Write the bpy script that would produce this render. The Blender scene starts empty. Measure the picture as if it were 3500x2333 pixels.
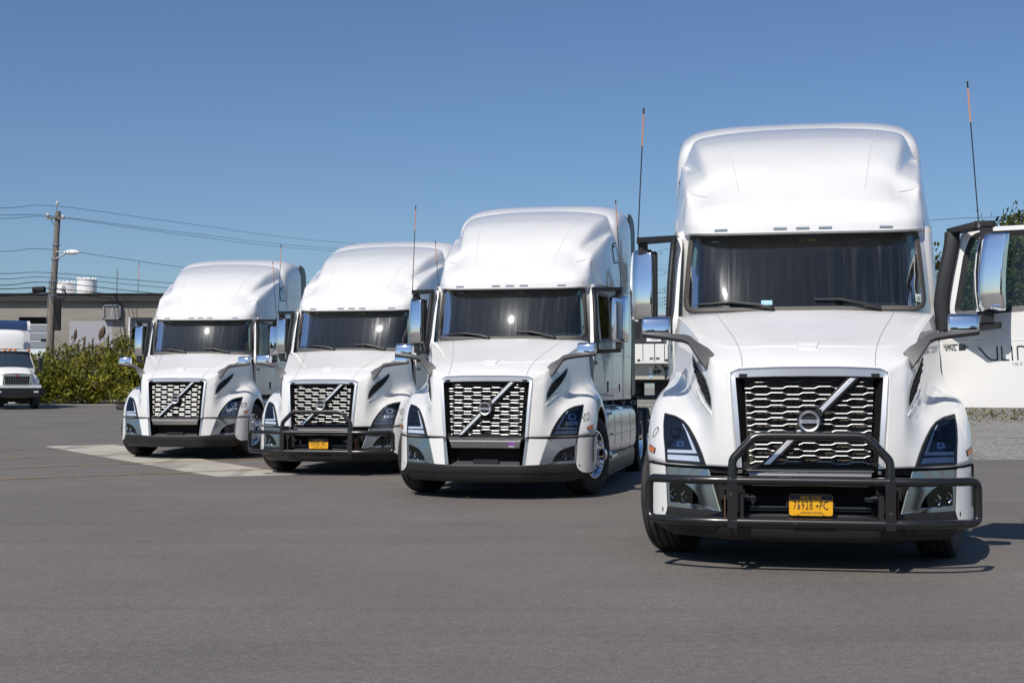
import bpy, bmesh, math, random
import numpy as np
from mathutils import Vector, Matrix
from mathutils.geometry import delaunay_2d_cdt

# ------------------------------------------------------------------ camera, sky, sun, exposure
S = bpy.context.scene
COL = S.collection
cam = bpy.data.cameras.new('camera')
cam_o = bpy.data.objects.new('camera', cam); COL.objects.link(cam_o)
cam_o.location = (0, 0, 1.334)
cam_o.rotation_euler = (math.pi/2 + 0.0349, 0, 0)
cam.sensor_width = 36.0; cam.sensor_fit = 'HORIZONTAL'
cam.lens = 47.75
cam.clip_start = 0.1; cam.clip_end = 4000
S.camera = cam_o

SUN_TO = Vector((-0.44, -0.87, 1.0)).normalized()          # towards the sun
SUN_EL = math.asin(SUN_TO.z)
world = bpy.data.worlds.new('World'); S.world = world
world.use_nodes = True
wn = world.node_tree.nodes; wl = world.node_tree.links
bg = wn['Background']
sky = wn.new('ShaderNodeTexSky')
sky.sky_type = 'NISHITA'; sky.sun_disc = False
sky.sun_elevation = SUN_EL
sky.sun_rotation = math.atan2(SUN_TO.x, SUN_TO.y)
sky.air_density = 1.0; sky.dust_density = 0.55; sky.ozone_density = 2.6; sky.altitude = 60
tint = wn.new('ShaderNodeMix'); tint.data_type = 'RGBA'; tint.blend_type = 'MULTIPLY'; tint.inputs[0].default_value = 1.0
tint.inputs[7].default_value = (.80, .95, 1.14, 1)                  # white balance of the photograph
wl.new(sky.outputs[0], tint.inputs[6]); wl.new(tint.outputs[2], bg.inputs[0])
bg.inputs[1].default_value = 0.076
sun = bpy.data.lights.new('sun', 'SUN'); sun.energy = 4.3; sun.angle = math.radians(0.53)
sun.color = (1.0, 0.935, 0.85)
sun_o = bpy.data.objects.new('sun', sun); COL.objects.link(sun_o)
sun_o.rotation_euler = SUN_TO.to_track_quat('Z', 'Y').to_euler()
S.view_settings.view_transform = 'Standard'; S.view_settings.look = 'None'
S.view_settings.exposure = 0.0; S.view_settings.gamma = 1.0
S.view_settings.use_curve_mapping = False
S.render.engine = 'CYCLES'
S.cycles.max_bounces = 8; S.cycles.transparent_max_bounces = 12
S.cycles.glossy_bounces = 5; S.cycles.caustics_reflective = False; S.cycles.caustics_refractive = False
R = random.Random(7)

# ------------------------------------------------------------------ materials
MATS = {}
def nd(t, kind, **kw):
    n = t.nodes.new(kind)
    for k, v in kw.items(): setattr(n, k, v)
    return n
def mat(name, base=(.5, .5, .5), rough=.5, metal=0., coat=0., coat_rough=.03, spec=.5, ior=1.5):
    m = bpy.data.materials.new(name); m.use_nodes = True
    b = m.node_tree.nodes['Principled BSDF']
    b.inputs['Base Color'].default_value = (*base, 1)
    b.inputs['Roughness'].default_value = rough
    b.inputs['Metallic'].default_value = metal
    b.inputs['Coat Weight'].default_value = coat
    b.inputs['Coat Roughness'].default_value = coat_rough
    b.inputs['Specular IOR Level'].default_value = spec
    b.inputs['IOR'].default_value = ior
    MATS[name] = m
    return m
def coords(t, scale=(1, 1, 1), obj=True):
    c = nd(t, 'ShaderNodeTexCoord'); mp = nd(t, 'ShaderNodeMapping')
    mp.inputs['Scale'].default_value = scale
    t.links.new(c.outputs['Object' if obj else 'Generated'], mp.inputs[0])
    return mp.outputs[0]
def noise(t, vec, scale, detail=4., rough=.55, dist=0.):
    n = nd(t, 'ShaderNodeTexNoise')
    n.inputs['Scale'].default_value = scale; n.inputs['Detail'].default_value = detail
    n.inputs['Roughness'].default_value = rough; n.inputs['Distortion'].default_value = dist
    if vec is not None: t.links.new(vec, n.inputs['Vector'])
    return n.outputs[0]
def ramp(t, fac, stops, interp='LINEAR'):
    r = nd(t, 'ShaderNodeValToRGB'); r.color_ramp.interpolation = interp
    el = r.color_ramp.elements
    while len(el) < len(stops): el.new(.5)
    for e, (p, c) in zip(el, stops):
        e.position = p; e.color = (*c, 1) if len(c) == 3 else c
    t.links.new(fac, r.inputs[0]); return r.outputs[0]
def mix(t, fac, a, b, mode='MIX'):
    m = nd(t, 'ShaderNodeMix', data_type='RGBA', blend_type=mode)
    for sock, v in ((m.inputs[0], fac), (m.inputs[6], a), (m.inputs[7], b)):
        if hasattr(v, 'is_output'): t.links.new(v, sock)
        elif isinstance(v, (int, float)): sock.default_value = v
        else: sock.default_value = (*v, 1)
    return m.outputs[2]
def bump(t, h, strength, dist=.01):
    b = nd(t, 'ShaderNodeBump'); b.inputs['Strength'].default_value = strength
    b.inputs['Distance'].default_value = dist
    t.links.new(h, b.inputs['Height']); return b.outputs[0]
def bsdf(m): return m.node_tree.nodes['Principled BSDF']

def mk_mats():
    # glossy white truck paint with faint road dust
    m = mat('white_paint', (.80, .80, .79), .38, coat=1., coat_rough=.025); t = m.node_tree; b = bsdf(m)
    v = coords(t)
    n = noise(t, v, 2.3, 5)
    t.links.new(mix(t, ramp(t, n, [(.42, (0, 0, 0)), (.8, (.5, .5, .5))]), (.80, .80, .79), (.72, .71, .685)), b.inputs['Base Color'])
    t.links.new(bump(t, noise(t, v, 1.6, 2), .05, .02), b.inputs['Coat Normal'])
    mat('chrome', (.90, .91, .93), .045, 1.)
    m = mat('satin_silver', (.80, .81, .83), .42, 1.); mat('bar_silver', (.62, .63, .64), .40, 1.)
    mat('trim_silver', (.43, .44, .46), .16, 1.)
    mat('bumper_bar_silver', (.50, .50, .51), .33, 1.)
    mat('bracket_grey', (.085, .085, .088), .48)
    mat('black_plastic', (.016, .016, .017), .42)
    mat('black_matte', (.008, .008, .009), .8)
    m = mat('bar_black', (.012, .012, .013), .30, coat=.35, coat_rough=.18); t = m.node_tree
    v = coords(t); n = noise(t, v, 26, 4)
    t.links.new(ramp(t, n, [(.66, (.012, .012, .013)), (.74, (.09, .088, .085))]), bsdf(m).inputs['Base Color'])
    mat('fairing_black', (.012, .014, .017), .35)
    mat('seal_rubber', (.085, .078, .072), .62)
    m = mat('tyre_rubber', (.026, .026, .027), .78); t = m.node_tree
    n = noise(t, coords(t), 9, 4)
    t.links.new(ramp(t, n, [(.35, (.020, .020, .021)), (.75, (.055, .052, .05))]), bsdf(m).inputs['Base Color'])
    mat('skirt_black', (.017, .017, .018), .5)
    mat('lens_bar', (.78, .80, .84), .15)
    mat('reflector', (.75, .77, .80), .12, 1.)
    mat('lamp_dark', (.020, .024, .032), .12, coat=1.)
    mat('amber', (.62, .16, .02), .2)
    mat('red_lens', (.35, .02, .02), .25)
    mat('clear_marker', (.22, .27, .33), .12, coat=1.)
    mat('radiator', (.045, .042, .036), .6)
    mat('radiator_fin', (.19, .165, .125), .5)
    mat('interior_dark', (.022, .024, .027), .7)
    mat('interior_trim', (.35, .39, .35), .6)
    mat('seat_cloth', (.035, .038, .045), .85)
    mat('frame_steel', (.02, .02, .022), .55)
    mat('aluminium', (.72, .73, .74), .22, 1.)
    mat('plate_orange', (.80, .40, .012), .4)
    mat('plate_navy', (.012, .015, .035), .4)
    mat('ink', (.010, .010, .014), .5)
    mat('ink_grey', (.16, .16, .17), .5)
    mat('purple', (.20, .035, .36), .5)
    mat('paper', (.75, .76, .78), .6)
    mat('pale_green_paper', (.55, .66, .60), .6)
    mat('sky_blue_paper', (.30, .58, .80), .6)
    mat('yellow_decal', (.75, .60, .05), .5)
    mat('orange_whip', (.62, .25, .10), .6)
    mat('whip_black', (.02, .02, .02), .5)
    mat('rust', (.10, .045, .025), .8)
    mat('tail_orange', (.8, .22, .02), .35)
    mat('notch_grey', (.30, .30, .31), .5); mat('seam_pale', (.52, .52, .53), .5)
    mat('dark_pane', (.035, .05, .07), .05, coat=1.)
    mat('blue_hose', (.02, .08, .35), .4)
    # glass: fresnel reflection over tinted transmission, dirt film streaked downwards
    def glass(name, tint, dirt, streak):
        m = bpy.data.materials.new(name); m.use_nodes = True; MATS[name] = m
        t = m.node_tree; t.nodes.clear(); o = nd(t, 'ShaderNodeOutputMaterial')
        tr = nd(t, 'ShaderNodeBsdfTransparent'); tr.inputs[0].default_value = (*tint, 1)
        gl = nd(t, 'ShaderNodeBsdfGlossy'); gl.inputs['Roughness'].default_value = .012
        fr = nd(t, 'ShaderNodeFresnel'); fr.inputs[0].default_value = 1.62
        mx = nd(t, 'ShaderNodeMixShader')
        t.links.new(fr.outputs[0], mx.inputs[0]); t.links.new(tr.outputs[0], mx.inputs[1]); t.links.new(gl.outputs[0], mx.inputs[2])
        df = nd(t, 'ShaderNodeBsdfDiffuse'); df.inputs[0].default_value = (.62, .66, .68, 1)
        gr = nd(t, 'ShaderNodeBsdfGlossy'); gr.inputs['Roughness'].default_value = .15; gr.inputs[0].default_value = (.9, .95, 1, 1)
        film = nd(t, 'ShaderNodeMixShader'); film.inputs[0].default_value = .035
        t.links.new(df.outputs[0], film.inputs[1]); t.links.new(gr.outputs[0], film.inputs[2])
        v1 = coords(t, (16, 1, .55)); v2 = coords(t, (46, 1, .8))
        a = ramp(t, noise(t, v1, 1.6, 5, .6, .35), [(.50, (0, 0, 0)), (.62, (.25, .25, .25)), (.76, (1, 1, 1))])
        c = ramp(t, noise(t, v2, 1.3, 3, .5, .5), [(.55, (0, 0, 0)), (.75, (.6, .6, .6))])
        z = coords(t, (1, 1, 1)); big = ramp(t, noise(t, z, 1.7, 2), [(.3, (.25, .25, .25)), (.65, (1, 1, 1))])
        s = mix(t, 1., mix(t, 1., a, c, 'ADD'), big, 'MULTIPLY')
        ma = nd(t, 'ShaderNodeMath', operation='MULTIPLY_ADD')
        ma.inputs[1].default_value = streak; ma.inputs[2].default_value = dirt
        t.links.new(s, ma.inputs[0])
        m2 = nd(t, 'ShaderNodeMixShader')
        t.links.new(ma.outputs[0], m2.inputs[0]); t.links.new(mx.outputs[0], m2.inputs[1]); t.links.new(film.outputs[0], m2.inputs[2])
        t.links.new(m2.outputs[0], o.inputs[0])
    glass('windshield_glass', (.50, .66, .70), .010, .06)
    glass('side_glass', (.60, .80, .76), .004, .006)
    def cover(name, tint):
        m = bpy.data.materials.new(name); m.use_nodes = True; MATS[name] = m
        t = m.node_tree; t.nodes.clear(); o = nd(t, 'ShaderNodeOutputMaterial')
        tr = nd(t, 'ShaderNodeBsdfTransparent'); tr.inputs[0].default_value = (*tint, 1)
        gl = nd(t, 'ShaderNodeBsdfGlossy'); gl.inputs['Roughness'].default_value = .02
        fr = nd(t, 'ShaderNodeFresnel'); fr.inputs[0].default_value = 1.5
        mx = nd(t, 'ShaderNodeMixShader')
        t.links.new(fr.outputs[0], mx.inputs[0]); t.links.new(tr.outputs[0], mx.inputs[1]); t.links.new(gl.outputs[0], mx.inputs[2])
        t.links.new(mx.outputs[0], o.inputs[0])
    cover('lamp_cover', (.80, .86, .95)); cover('smoked', (.075, .07, .07))
    # asphalt
    m = mat('asphalt', (.12, .117, .113), .82, spec=.3); t = m.node_tree; b = bsdf(m)
    v = coords(t)
    fine = noise(t, v, 62, 3, .75); mid = noise(t, v, 17, 4, .65); big = noise(t, v, .33, 5, .6)
    c1 = ramp(t, fine, [(.30, (.070, .064, .060)), (.48, (.160, .146, .134)), (.60, (.205, .187, .172)), (.74, (.44, .41, .38))])
    c2 = mix(t, .42, c1, ramp(t, mid, [(.32, (.115, .105, .097)), (.68, (.215, .197, .182))]))
    c3 = mix(t, 1., c2, ramp(t, big, [(.3, (.86, .86, .87)), (.7, (1.12, 1.11, 1.09))]), 'MULTIPLY')
    # long sweeping tyre marks
    sv = coords(t, (.035, .55, 1)); sw = noise(t, sv, 2.2, 5, .62, 1.2)
    c4 = mix(t, 1., c3, ramp(t, sw, [(.34, (.90, .90, .90)), (.47, (1, 1, 1)), (.64, (1.02, 1.02, 1.02))]), 'MULTIPLY')
    vo = nd(t, 'ShaderNodeTexVoronoi'); vo.inputs['Scale'].default_value = 3.1; t.links.new(v, vo.inputs['Vector'])
    sp = ramp(t, vo.outputs['Distance'], [(0, (1, 1, 1)), (.028, (1, 1, 1)), (.04, (0, 0, 0))])
    gate = ramp(t, noise(t, v, 1.1, 2), [(.55, (0, 0, 0)), (.62, (1, 1, 1))])
    c5 = mix(t, mix(t, 1., sp, gate, 'MULTIPLY'), c4, (.26, .25, .24))
    t.links.new(c5, b.inputs['Base Color'])
    t.links.new(bump(t, mix(t, .5, fine, mid), .55, .012), b.inputs['Normal'])
    # concrete slab
    m = mat('concrete', (.30, .28, .25), .85, spec=.3); t = m.node_tree; b = bsdf(m)
    v = coords(t); fine = noise(t, v, 60, 3, .7); big = noise(t, v, .9, 5, .6)
    c = mix(t, 1., ramp(t, fine, [(.3, (.40, .375, .33)), (.7, (.54, .51, .45))]), ramp(t, big, [(.3, (.80, .80, .79)), (.7, (1.08, 1.07, 1.06))]), 'MULTIPLY')
    sw = noise(t, coords(t, (.5, .06, 1)), 2.6, 4, .6, 1.5)
    c = mix(t, 1., c, ramp(t, sw, [(.36, (.70, .70, .70)), (.48, (1, 1, 1))]), 'MULTIPLY')
    t.links.new(c, b.inputs['Base Color']); t.links.new(bump(t, fine, .3, .006), b.inputs['Normal'])
    # worn yellow lane paint over asphalt
    m = mat('yellow_line', (.45, .27, .06), .8, spec=.3); t = m.node_tree
    n = noise(t, coords(t), 5, 6, .7)
    t.links.new(ramp(t, n, [(.40, (.16, .13, .09)), (.56, (.48, .29, .07))]), bsdf(m).inputs['Base Color'])
    # gravel
    m = mat('gravel', (.3, .29, .27), .95, spec=.2); t = m.node_tree; b = bsdf(m)
    v = coords(t); vo = nd(t, 'ShaderNodeTexVoronoi'); vo.inputs['Scale'].default_value = 17
    t.links.new(v, vo.inputs['Vector'])
    c = ramp(t, vo.outputs['Color'], [(0, (.13, .125, .12)), (.5, (.30, .285, .26)), (1, (.52, .50, .46))])
    gr = ramp(t, noise(t, coords(t, (.2, .6, 1)), 1.3, 5, .65), [(.56, (0, 0, 0)), (.66, (1, 1, 1))])
    c = mix(t, gr, c, mix(t, ramp(t, noise(t, v, 6, 4), [(.4, (0, 0, 0)), (.6, (1, 1, 1))]), (.20, .15, .065), (.10, .115, .03)))
    t.links.new(c, b.inputs['Base Color']); t.links.new(bump(t, vo.outputs['Distance'], .9, .04), b.inputs['Normal'])
    # block wall etc
    m = mat('block_wall', (.30, .28, .25), .9, spec=.2); t = m.node_tree
    n = noise(t, coords(t, (.12, 1, 1)), 3.0, 4); n2 = noise(t, coords(t), .35, 4)
    c = mix(t, 1., ramp(t, n, [(.3, (.245, .228, .198)), (.7, (.31, .29, .25))]), ramp(t, n2, [(.3, (.9, .9, .9)), (.7, (1.06, 1.06, 1.06))]), 'MULTIPLY')
    t.links.new(c, bsdf(m).inputs['Base Color'])
    mat('fascia_black', (.022, .022, .026), .6)
    mat('pale_wall_paint', (.33, .335, .37), .85)
    m = mat('weathered_ply', (.25, .24, .23), .9); t = m.node_tree
    n = noise(t, coords(t, (6, 1, .5)), 2.2, 5)
    t.links.new(ramp(t, n, [(.35, (.16, .155, .15)), (.7, (.36, .35, .34))]), bsdf(m).inputs['Base Color'])
    mat('roll_door', (.62, .68, .72), .6)
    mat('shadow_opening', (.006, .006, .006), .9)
    mat('steel_grey', (.30, .32, .35), .45, .6)
    mat('white_plain', (.78, .78, .77), .55)
    mat('tank_white', (.80, .80, .80), .5)
    m = mat('pole_wood', (.20, .175, .15), .9); t = m.node_tree
    n = noise(t, coords(t, (14, 14, .6)), 1.4, 5)
    t.links.new(ramp(t, n, [(.35, (.115, .10, .085)), (.7, (.27, .245, .215))]), bsdf(m).inputs['Base Color'])
    mat('cable', (.018, .018, .02), .6)
    mat('ceramic', (.55, .56, .58), .3)
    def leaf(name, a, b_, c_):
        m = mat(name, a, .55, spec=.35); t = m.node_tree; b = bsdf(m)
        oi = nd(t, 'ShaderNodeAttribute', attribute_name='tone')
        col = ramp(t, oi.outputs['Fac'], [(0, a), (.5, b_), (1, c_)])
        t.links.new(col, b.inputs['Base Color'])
        tl = nd(t, 'ShaderNodeBsdfTranslucent'); t.links.new(col, tl.inputs[0])
        ms = nd(t, 'ShaderNodeMixShader'); ms.inputs[0].default_value = .3
        t.links.new(b.outputs[0], ms.inputs[1]); t.links.new(tl.outputs[0], ms.inputs[2])
        t.links.new(ms.outputs[0], t.nodes['Material Output'].inputs[0])
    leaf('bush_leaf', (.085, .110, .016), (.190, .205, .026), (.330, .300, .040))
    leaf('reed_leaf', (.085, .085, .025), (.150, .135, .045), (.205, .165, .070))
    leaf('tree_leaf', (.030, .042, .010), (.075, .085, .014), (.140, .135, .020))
    mat('plume', (.10, .060, .045), .9)
    mat('bark', (.09, .075, .06), .9)
    mat('truck_blue', (.03, .055, .14), .35, coat=.6)
    mat('trailer_white', (.70, .70, .68), .5)
    mat('reefer_grille', (.030, .032, .036), .5)
    mat('trailer_nose', (.42, .40, .36), .45)
mk_mats()

# ------------------------------------------------------------------ mesh helpers
class MB:
    def __init__(s): s.v = []; s.f = []; s.mi = []; s.mats = []
    def _m(s, m):
        if m not in s.mats: s.mats.append(m)
        return s.mats.index(m)
    def add(s, vs, fs, m=None):
        o = len(s.v); s.v += [tuple(map(float, p)) for p in vs]
        i = s._m(m)
        for f in fs: s.f.append(tuple(a+o for a in f)); s.mi.append(i)
    def box(s, c, d, m=None, rot=None):
        x, y, z = d[0]/2, d[1]/2, d[2]/2
        vs = [Vector((a*x, b*y, e*z)) for a in (-1, 1) for b in (-1, 1) for e in (-1, 1)]
        if rot is not None: vs = [rot @ p for p in vs]
        vs = [p+Vector(c) for p in vs]
        s.add(vs, [(0, 1, 3, 2), (4, 6, 7, 5), (0, 4, 5, 1), (2, 3, 7, 6), (0, 2, 6, 4), (1, 5, 7, 3)], m)
    def prism(s, poly, fn, d0, d1, m=None):
        """poly of 2D points; fn(u,v,d)->3D"""
        n = len(poly)
        vs = [fn(u, v, d0) for u, v in poly]+[fn(u, v, d1) for u, v in poly]
        s.add(vs, [tuple(range(n-1, -1, -1)), tuple(range(n, 2*n))]+[(i, (i+1) % n, n+(i+1) % n, n+i) for i in range(n)], m)
    def tube(s, path, r, n=8, m=None, cap=True, sx=1., sy=1.):
        P = [Vector(p) for p in path]; k = len(P)
        rr = r if hasattr(r, '__len__') else [r]*k
        vs = []; up = None
        for i in range(k):
            t = (P[min(i+1, k-1)]-P[max(i-1, 0)]).normalized()
            if up is None:
                up = Vector((0, 0, 1)) if abs(t.z) < .9 else Vector((0, 1, 0))
            a = t.cross(up).normalized(); b = a.cross(t).normalized(); up = b
            for j in range(n):
                q = 2*math.pi*j/n
                vs.append(P[i]+a*math.cos(q)*rr[i]*sx+b*math.sin(q)*rr[i]*sy)
        fs = [(i*n+j, i*n+(j+1) % n, (i+1)*n+(j+1) % n, (i+1)*n+j) for i in range(k-1) for j in range(n)]
        if cap: fs += [tuple(range(n-1, -1, -1)), tuple((k-1)*n+j for j in range(n))]
        s.add(vs, fs, m)
    def lathe(s, prof, origin=(0, 0, 0), axis='X', n=32, m=None, flip=False):
        vs = []; k = len(prof)
        for a, r in prof:
            for j in range(n):
                q = 2*math.pi*j/n; c, d = r*math.cos(q), r*math.sin(q)
                p = {'X': (a, c, d), 'Y': (c, a, d), 'Z': (c, d, a)}[axis]
                vs.append((p[0]+origin[0], p[1]+origin[1], p[2]+origin[2]))
        fs = []
        for i in range(k-1):
            for j in range(n):
                f = (i*n+j, i*n+(j+1) % n, (i+1)*n+(j+1) % n, (i+1)*n+j)
                fs.append(f[::-1] if flip else f)
        s.add(vs, fs, m)
    def grid(s, G, m=None, flip=False):
        G = np.asarray(G); a, b = G.shape[:2]
        fs = [(i*b+j, i*b+j+1, (i+1)*b+j+1, (i+1)*b+j) for i in range(a-1) for j in range(b-1)]
        if flip: fs = [f[::-1] for f in fs]
        s.add(G.reshape(-1, 3), fs, m)
    def mirror(s):
        n = len(s.v); k = len(s.f)
        s.v += [(-x, y, z) for x, y, z in s.v]
        for i in range(k):
            s.f.append(tuple(a+n for a in s.f[i][::-1])); s.mi.append(s.mi[i])
    def flipx(s):
        s.v = [(-x, y, z) for x, y, z in s.v]; s.f = [f[::-1] for f in s.f]; return s
    def shift(s, d):
        s.v = [(x+d[0], y+d[1], z+d[2]) for x, y, z in s.v]; return s
    def mesh(s, name, smooth=35, weld=0., fixn=False):
        me = bpy.data.meshes.new(name); me.from_pydata(s.v, [], s.f)
        for m in s.mats: me.materials.append(MATS[m] if m else None)
        me.polygons.foreach_set('material_index', s.mi)
        if weld or fixn:
            bm = bmesh.new(); bm.from_mesh(me)
            if weld: bmesh.ops.remove_doubles(bm, verts=bm.verts, dist=weld)
            if fixn: bmesh.ops.recalc_face_normals(bm, faces=bm.faces)
            bm.to_mesh(me); bm.free()
        if smooth:
            me.polygons.foreach_set('use_smooth', [True]*len(me.polygons))
            me.set_sharp_from_angle(angle=math.radians(smooth))
        me.update(); return me
    def build(s, name, parent=None, smooth=35, weld=0., bevel=0., solid=0., fixn=False, loc=None):
        return obj(name, s.mesh(name, smooth, weld, fixn), parent, bevel, solid, loc)

def obj(name, me, parent=None, bevel=0., solid=0., loc=None):
    o = bpy.data.objects.new(name, me); COL.objects.link(o)
    if parent is not None: o.parent = parent
    if loc is not None: o.location = loc
    if solid:
        md = o.modifiers.new('thick', 'SOLIDIFY'); md.thickness = abs(solid); md.offset = -1 if solid > 0 else 1
    if bevel:
        md = o.modifiers.new('bevel', 'BEVEL'); md.width = bevel; md.segments = 2; md.limit_method = 'ANGLE'; md.angle_limit = math.radians(40)
    return o
def empty(name, loc=(0, 0, 0), rz=0.):
    o = bpy.data.objects.new(name, None); COL.objects.link(o); o.location = loc; o.rotation_euler = (0, 0, rz)
    o.empty_display_size = .3
    return o
def tag(o, label=None, cat=None, group=None, kind=None):
    for k, v in (('label', label), ('category', cat), ('group', group), ('kind', kind)):
        if v: o[k] = v
    return o
def text_mesh(body, size, extrude=.001, align='CENTER', shear=0., space=1., bold=0.):
    c = bpy.data.curves.new('txt', 'FONT'); c.body = body; c.size = size; c.extrude = extrude
    c.align_x = align; c.align_y = 'CENTER'; c.shear = shear; c.space_character = space; c.offset = bold
    o = bpy.data.objects.new('txt', c); COL.objects.link(o)
    dg = bpy.context.evaluated_depsgraph_get(); dg.update()
    me = bpy.data.meshes.new_from_object(o.evaluated_get(dg), depsgraph=dg)
    bpy.data.objects.remove(o); bpy.data.curves.remove(c)
    return me
def text_pts(body, size, M, mb, m, **kw):
    """put text geometry into a mesh builder through 4x4 matrix M (text x right, y up, z out)"""
    me = text_mesh(body, size, **kw)
    mb.add([M @ v.co for v in me.vertices], [tuple(p.vertices) for p in me.polygons], m)
    bpy.data.meshes.remove(me)
FRONT = Matrix(((1, 0, 0, 0), (0, 0, -1, 0), (0, 1, 0, 0), (0, 0, 0, 1)))    # faces -y
SIDE_P = Matrix(((0, 0, 1, 0), (1, 0, 0, 0), (0, 1, 0, 0), (0, 0, 0, 1)))    # faces +x, reads towards +y

def cr(P, n):
    """Catmull-Rom through P (k x d), n samples per span"""
    P = np.asarray(P, float); k = len(P)
    E = np.vstack([2*P[0]-P[1], P, 2*P[-1]-P[-2]])
    out = []
    for i in range(k-1):
        p0, p1, p2, p3 = E[i], E[i+1], E[i+2], E[i+3]
        for j in range(n):
            t = j/n
            out.append(.5*((2*p1)+(-p0+p2)*t+(2*p0-5*p1+4*p2-p3)*t*t+(-p0+3*p1-3*p2+p3)*t**3))
    out.append(P[-1]); return np.array(out)
def patch(C, nu, nv):
    C = np.asarray(C, float)
    A = np.array([cr(row, nu) for row in C])
    return np.stack([cr(A[:, j], nv) for j in range(A.shape[1])], 1)
def resample(poly, n, closed=True):
    P = np.asarray(poly, float)
    if closed: P = np.vstack([P, P[:1]])
    d = np.r_[0, np.cumsum(np.linalg.norm(np.diff(P, axis=0), axis=1))]
    s = np.linspace(0, d[-1], n+1)[:-1] if closed else np.linspace(0, d[-1], n)
    return np.stack([np.interp(s, d, P[:, i]) for i in range(P.shape[1])], 1)
def rounded(poly, r, n=5):
    """round the corners of a 2D polygon; r number or list"""
    P = [Vector(p) for p in poly]; k = len(P); out = []
    for i in range(k):
        rad = r[i] if hasattr(r, '__len__') else r
        a = (P[i-1]-P[i]); b = (P[(i+1) % k]-P[i])
        if rad <= 0: out.append(tuple(P[i])); continue
        L = min(rad, a.length*.48, b.length*.48)
        p0 = P[i]+a.normalized()*L; p1 = P[i]+b.normalized()*L
        for j in range(n+1):
            t = j/n; out.append(tuple(p0*(1-t)**2+P[i]*2*t*(1-t)+p1*t*t))
    return out
def inset(poly, d):
    """offset a (counter-clockwise or clockwise) 2D polygon inwards by d"""
    P = np.asarray(poly, float); n = len(P)
    area = .5*np.sum(P[:, 0]*np.roll(P[:, 1], -1)-np.roll(P[:, 0], -1)*P[:, 1])
    out = []
    for i in range(n):
        e0 = P[i]-P[i-1]; e1 = P[(i+1) % n]-P[i]
        n0 = np.array([-e0[1], e0[0]])/max(np.linalg.norm(e0), 1e-9); n1 = np.array([-e1[1], e1[0]])/max(np.linalg.norm(e1), 1e-9)
        b = n0+n1; L = np.linalg.norm(b)
        b = b/L if L > 1e-6 else n0
        c = max(.45, float(np.dot(b, n0)))
        out.append(P[i]+(1 if area > 0 else -1)*b*d/c)
    return [tuple(p) for p in out]
def fill(poly, fn, step, mb, m, flip=False):
    """triangulated 2D region mapped through fn(u,v)->3D, with interior points so it can follow curvature"""
    P = np.asarray(poly, float)
    n = len(P); lo = P.min(0); hi = P.max(0)
    def inside(x, y):
        c = False; j = n-1
        for i in range(n):
            if (P[i, 1] > y) != (P[j, 1] > y) and x < (P[j, 0]-P[i, 0])*(y-P[i, 1])/(P[j, 1]-P[i, 1])+P[i, 0]: c = not c
            j = i
        return c
    def far(x, y):
        for i in range(n):
            a = P[i]; b = P[(i+1) % n]; e = b-a; t = min(1, max(0, ((x-a[0])*e[0]+(y-a[1])*e[1])/max(e@e, 1e-12)))
            if (x-a[0]-t*e[0])**2+(y-a[1]-t*e[1])**2 < (.35*step)**2: return False
        return True
    pts = []
    for i in range(n):                        # subdivide the edges
        a = P[i]; b = P[(i+1) % n]; k = max(1, int(np.linalg.norm(b-a)/step))
        for j in range(k): pts.append(a+(b-a)*j/k)
    nb = len(pts)
    for x in np.arange(lo[0]+step/2, hi[0], step):
        for y in np.arange(lo[1]+step/2, hi[1], step):
            if inside(x, y) and far(x, y): pts.append(np.array([x, y]))
    V, E_, F, *_ = delaunay_2d_cdt([Vector(p) for p in pts], [], [list(range(nb))], 1, 1e-7)
    fs = [tuple(f)[::-1] if flip else tuple(f) for f in F]
    mb.add([fn(p[0], p[1]) for p in V], fs, m)
def ring(outer, inner, fn, n, mb, m, flip=False, fn2=None):
    A = resample(outer, n); B = resample(inner, n)
    k = np.argmin(((B-A[0])**2).sum(1)); B = np.roll(B, -k, 0)
    fn2 = fn2 or fn
    vs = [fn(*p) for p in A]+[fn2(*p) for p in B]
    fs = [(i, (i+1) % n, n+(i+1) % n, n+i) for i in range(n)]
    mb.add(vs, [f[::-1] for f in fs] if flip else fs, m)
def gz(x, y):
    k = y-22.5-1.2*min(max(x+6, 0), 6)
    return .0105*(math.log1p(math.exp(min(k, 30))) if k < 30 else k)
# ------------------------------------------------------------------ the semi truck (x right, y towards the rear, z up, grille at y=0)
from mathutils.bvhtree import BVHTree
def plan(x):
    return float(np.interp(abs(x), [0, .3, .48, .52, .60, .645, .70, .751, .85, .95, 1.055, 1.12, 1.17, 1.205, 1.225, 1.235],
                           [-.012, -.008, .0, .021, .06, .086, .122, .157, .207, .263, .334, .41, .50, .61, .70, .80]))
def wind(x, z):
    a = abs(x); d = z-2.0
    return 1.40+.066*a*a+.165*a**13+(.380-.13*min(a, 1.05)**8)*d+.050*d*d
def side(y, z):
    w = float(np.interp(y, [1.40, 1.55, 1.63, 1.8, 2.0, 2.2, 2.4, 2.8, 3.3, 3.7, 4.8], [1.075, 1.09, 1.098, 1.117, 1.145, 1.165, 1.178, 1.198, 1.213, 1.222, 1.235]))
    t = float(np.interp(z, [1.0, 1.2, 1.9, 2.1, 2.4, 2.72, 3.1, 3.4], [.012, .0, .0, .012, .034, .062, .085, .10]))
    return w-t*float(np.interp(y, [1.5, 2.5, 3.6], [1., .85, .45]))
def sideP(y, z): return (side(y, z), y, z)

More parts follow.
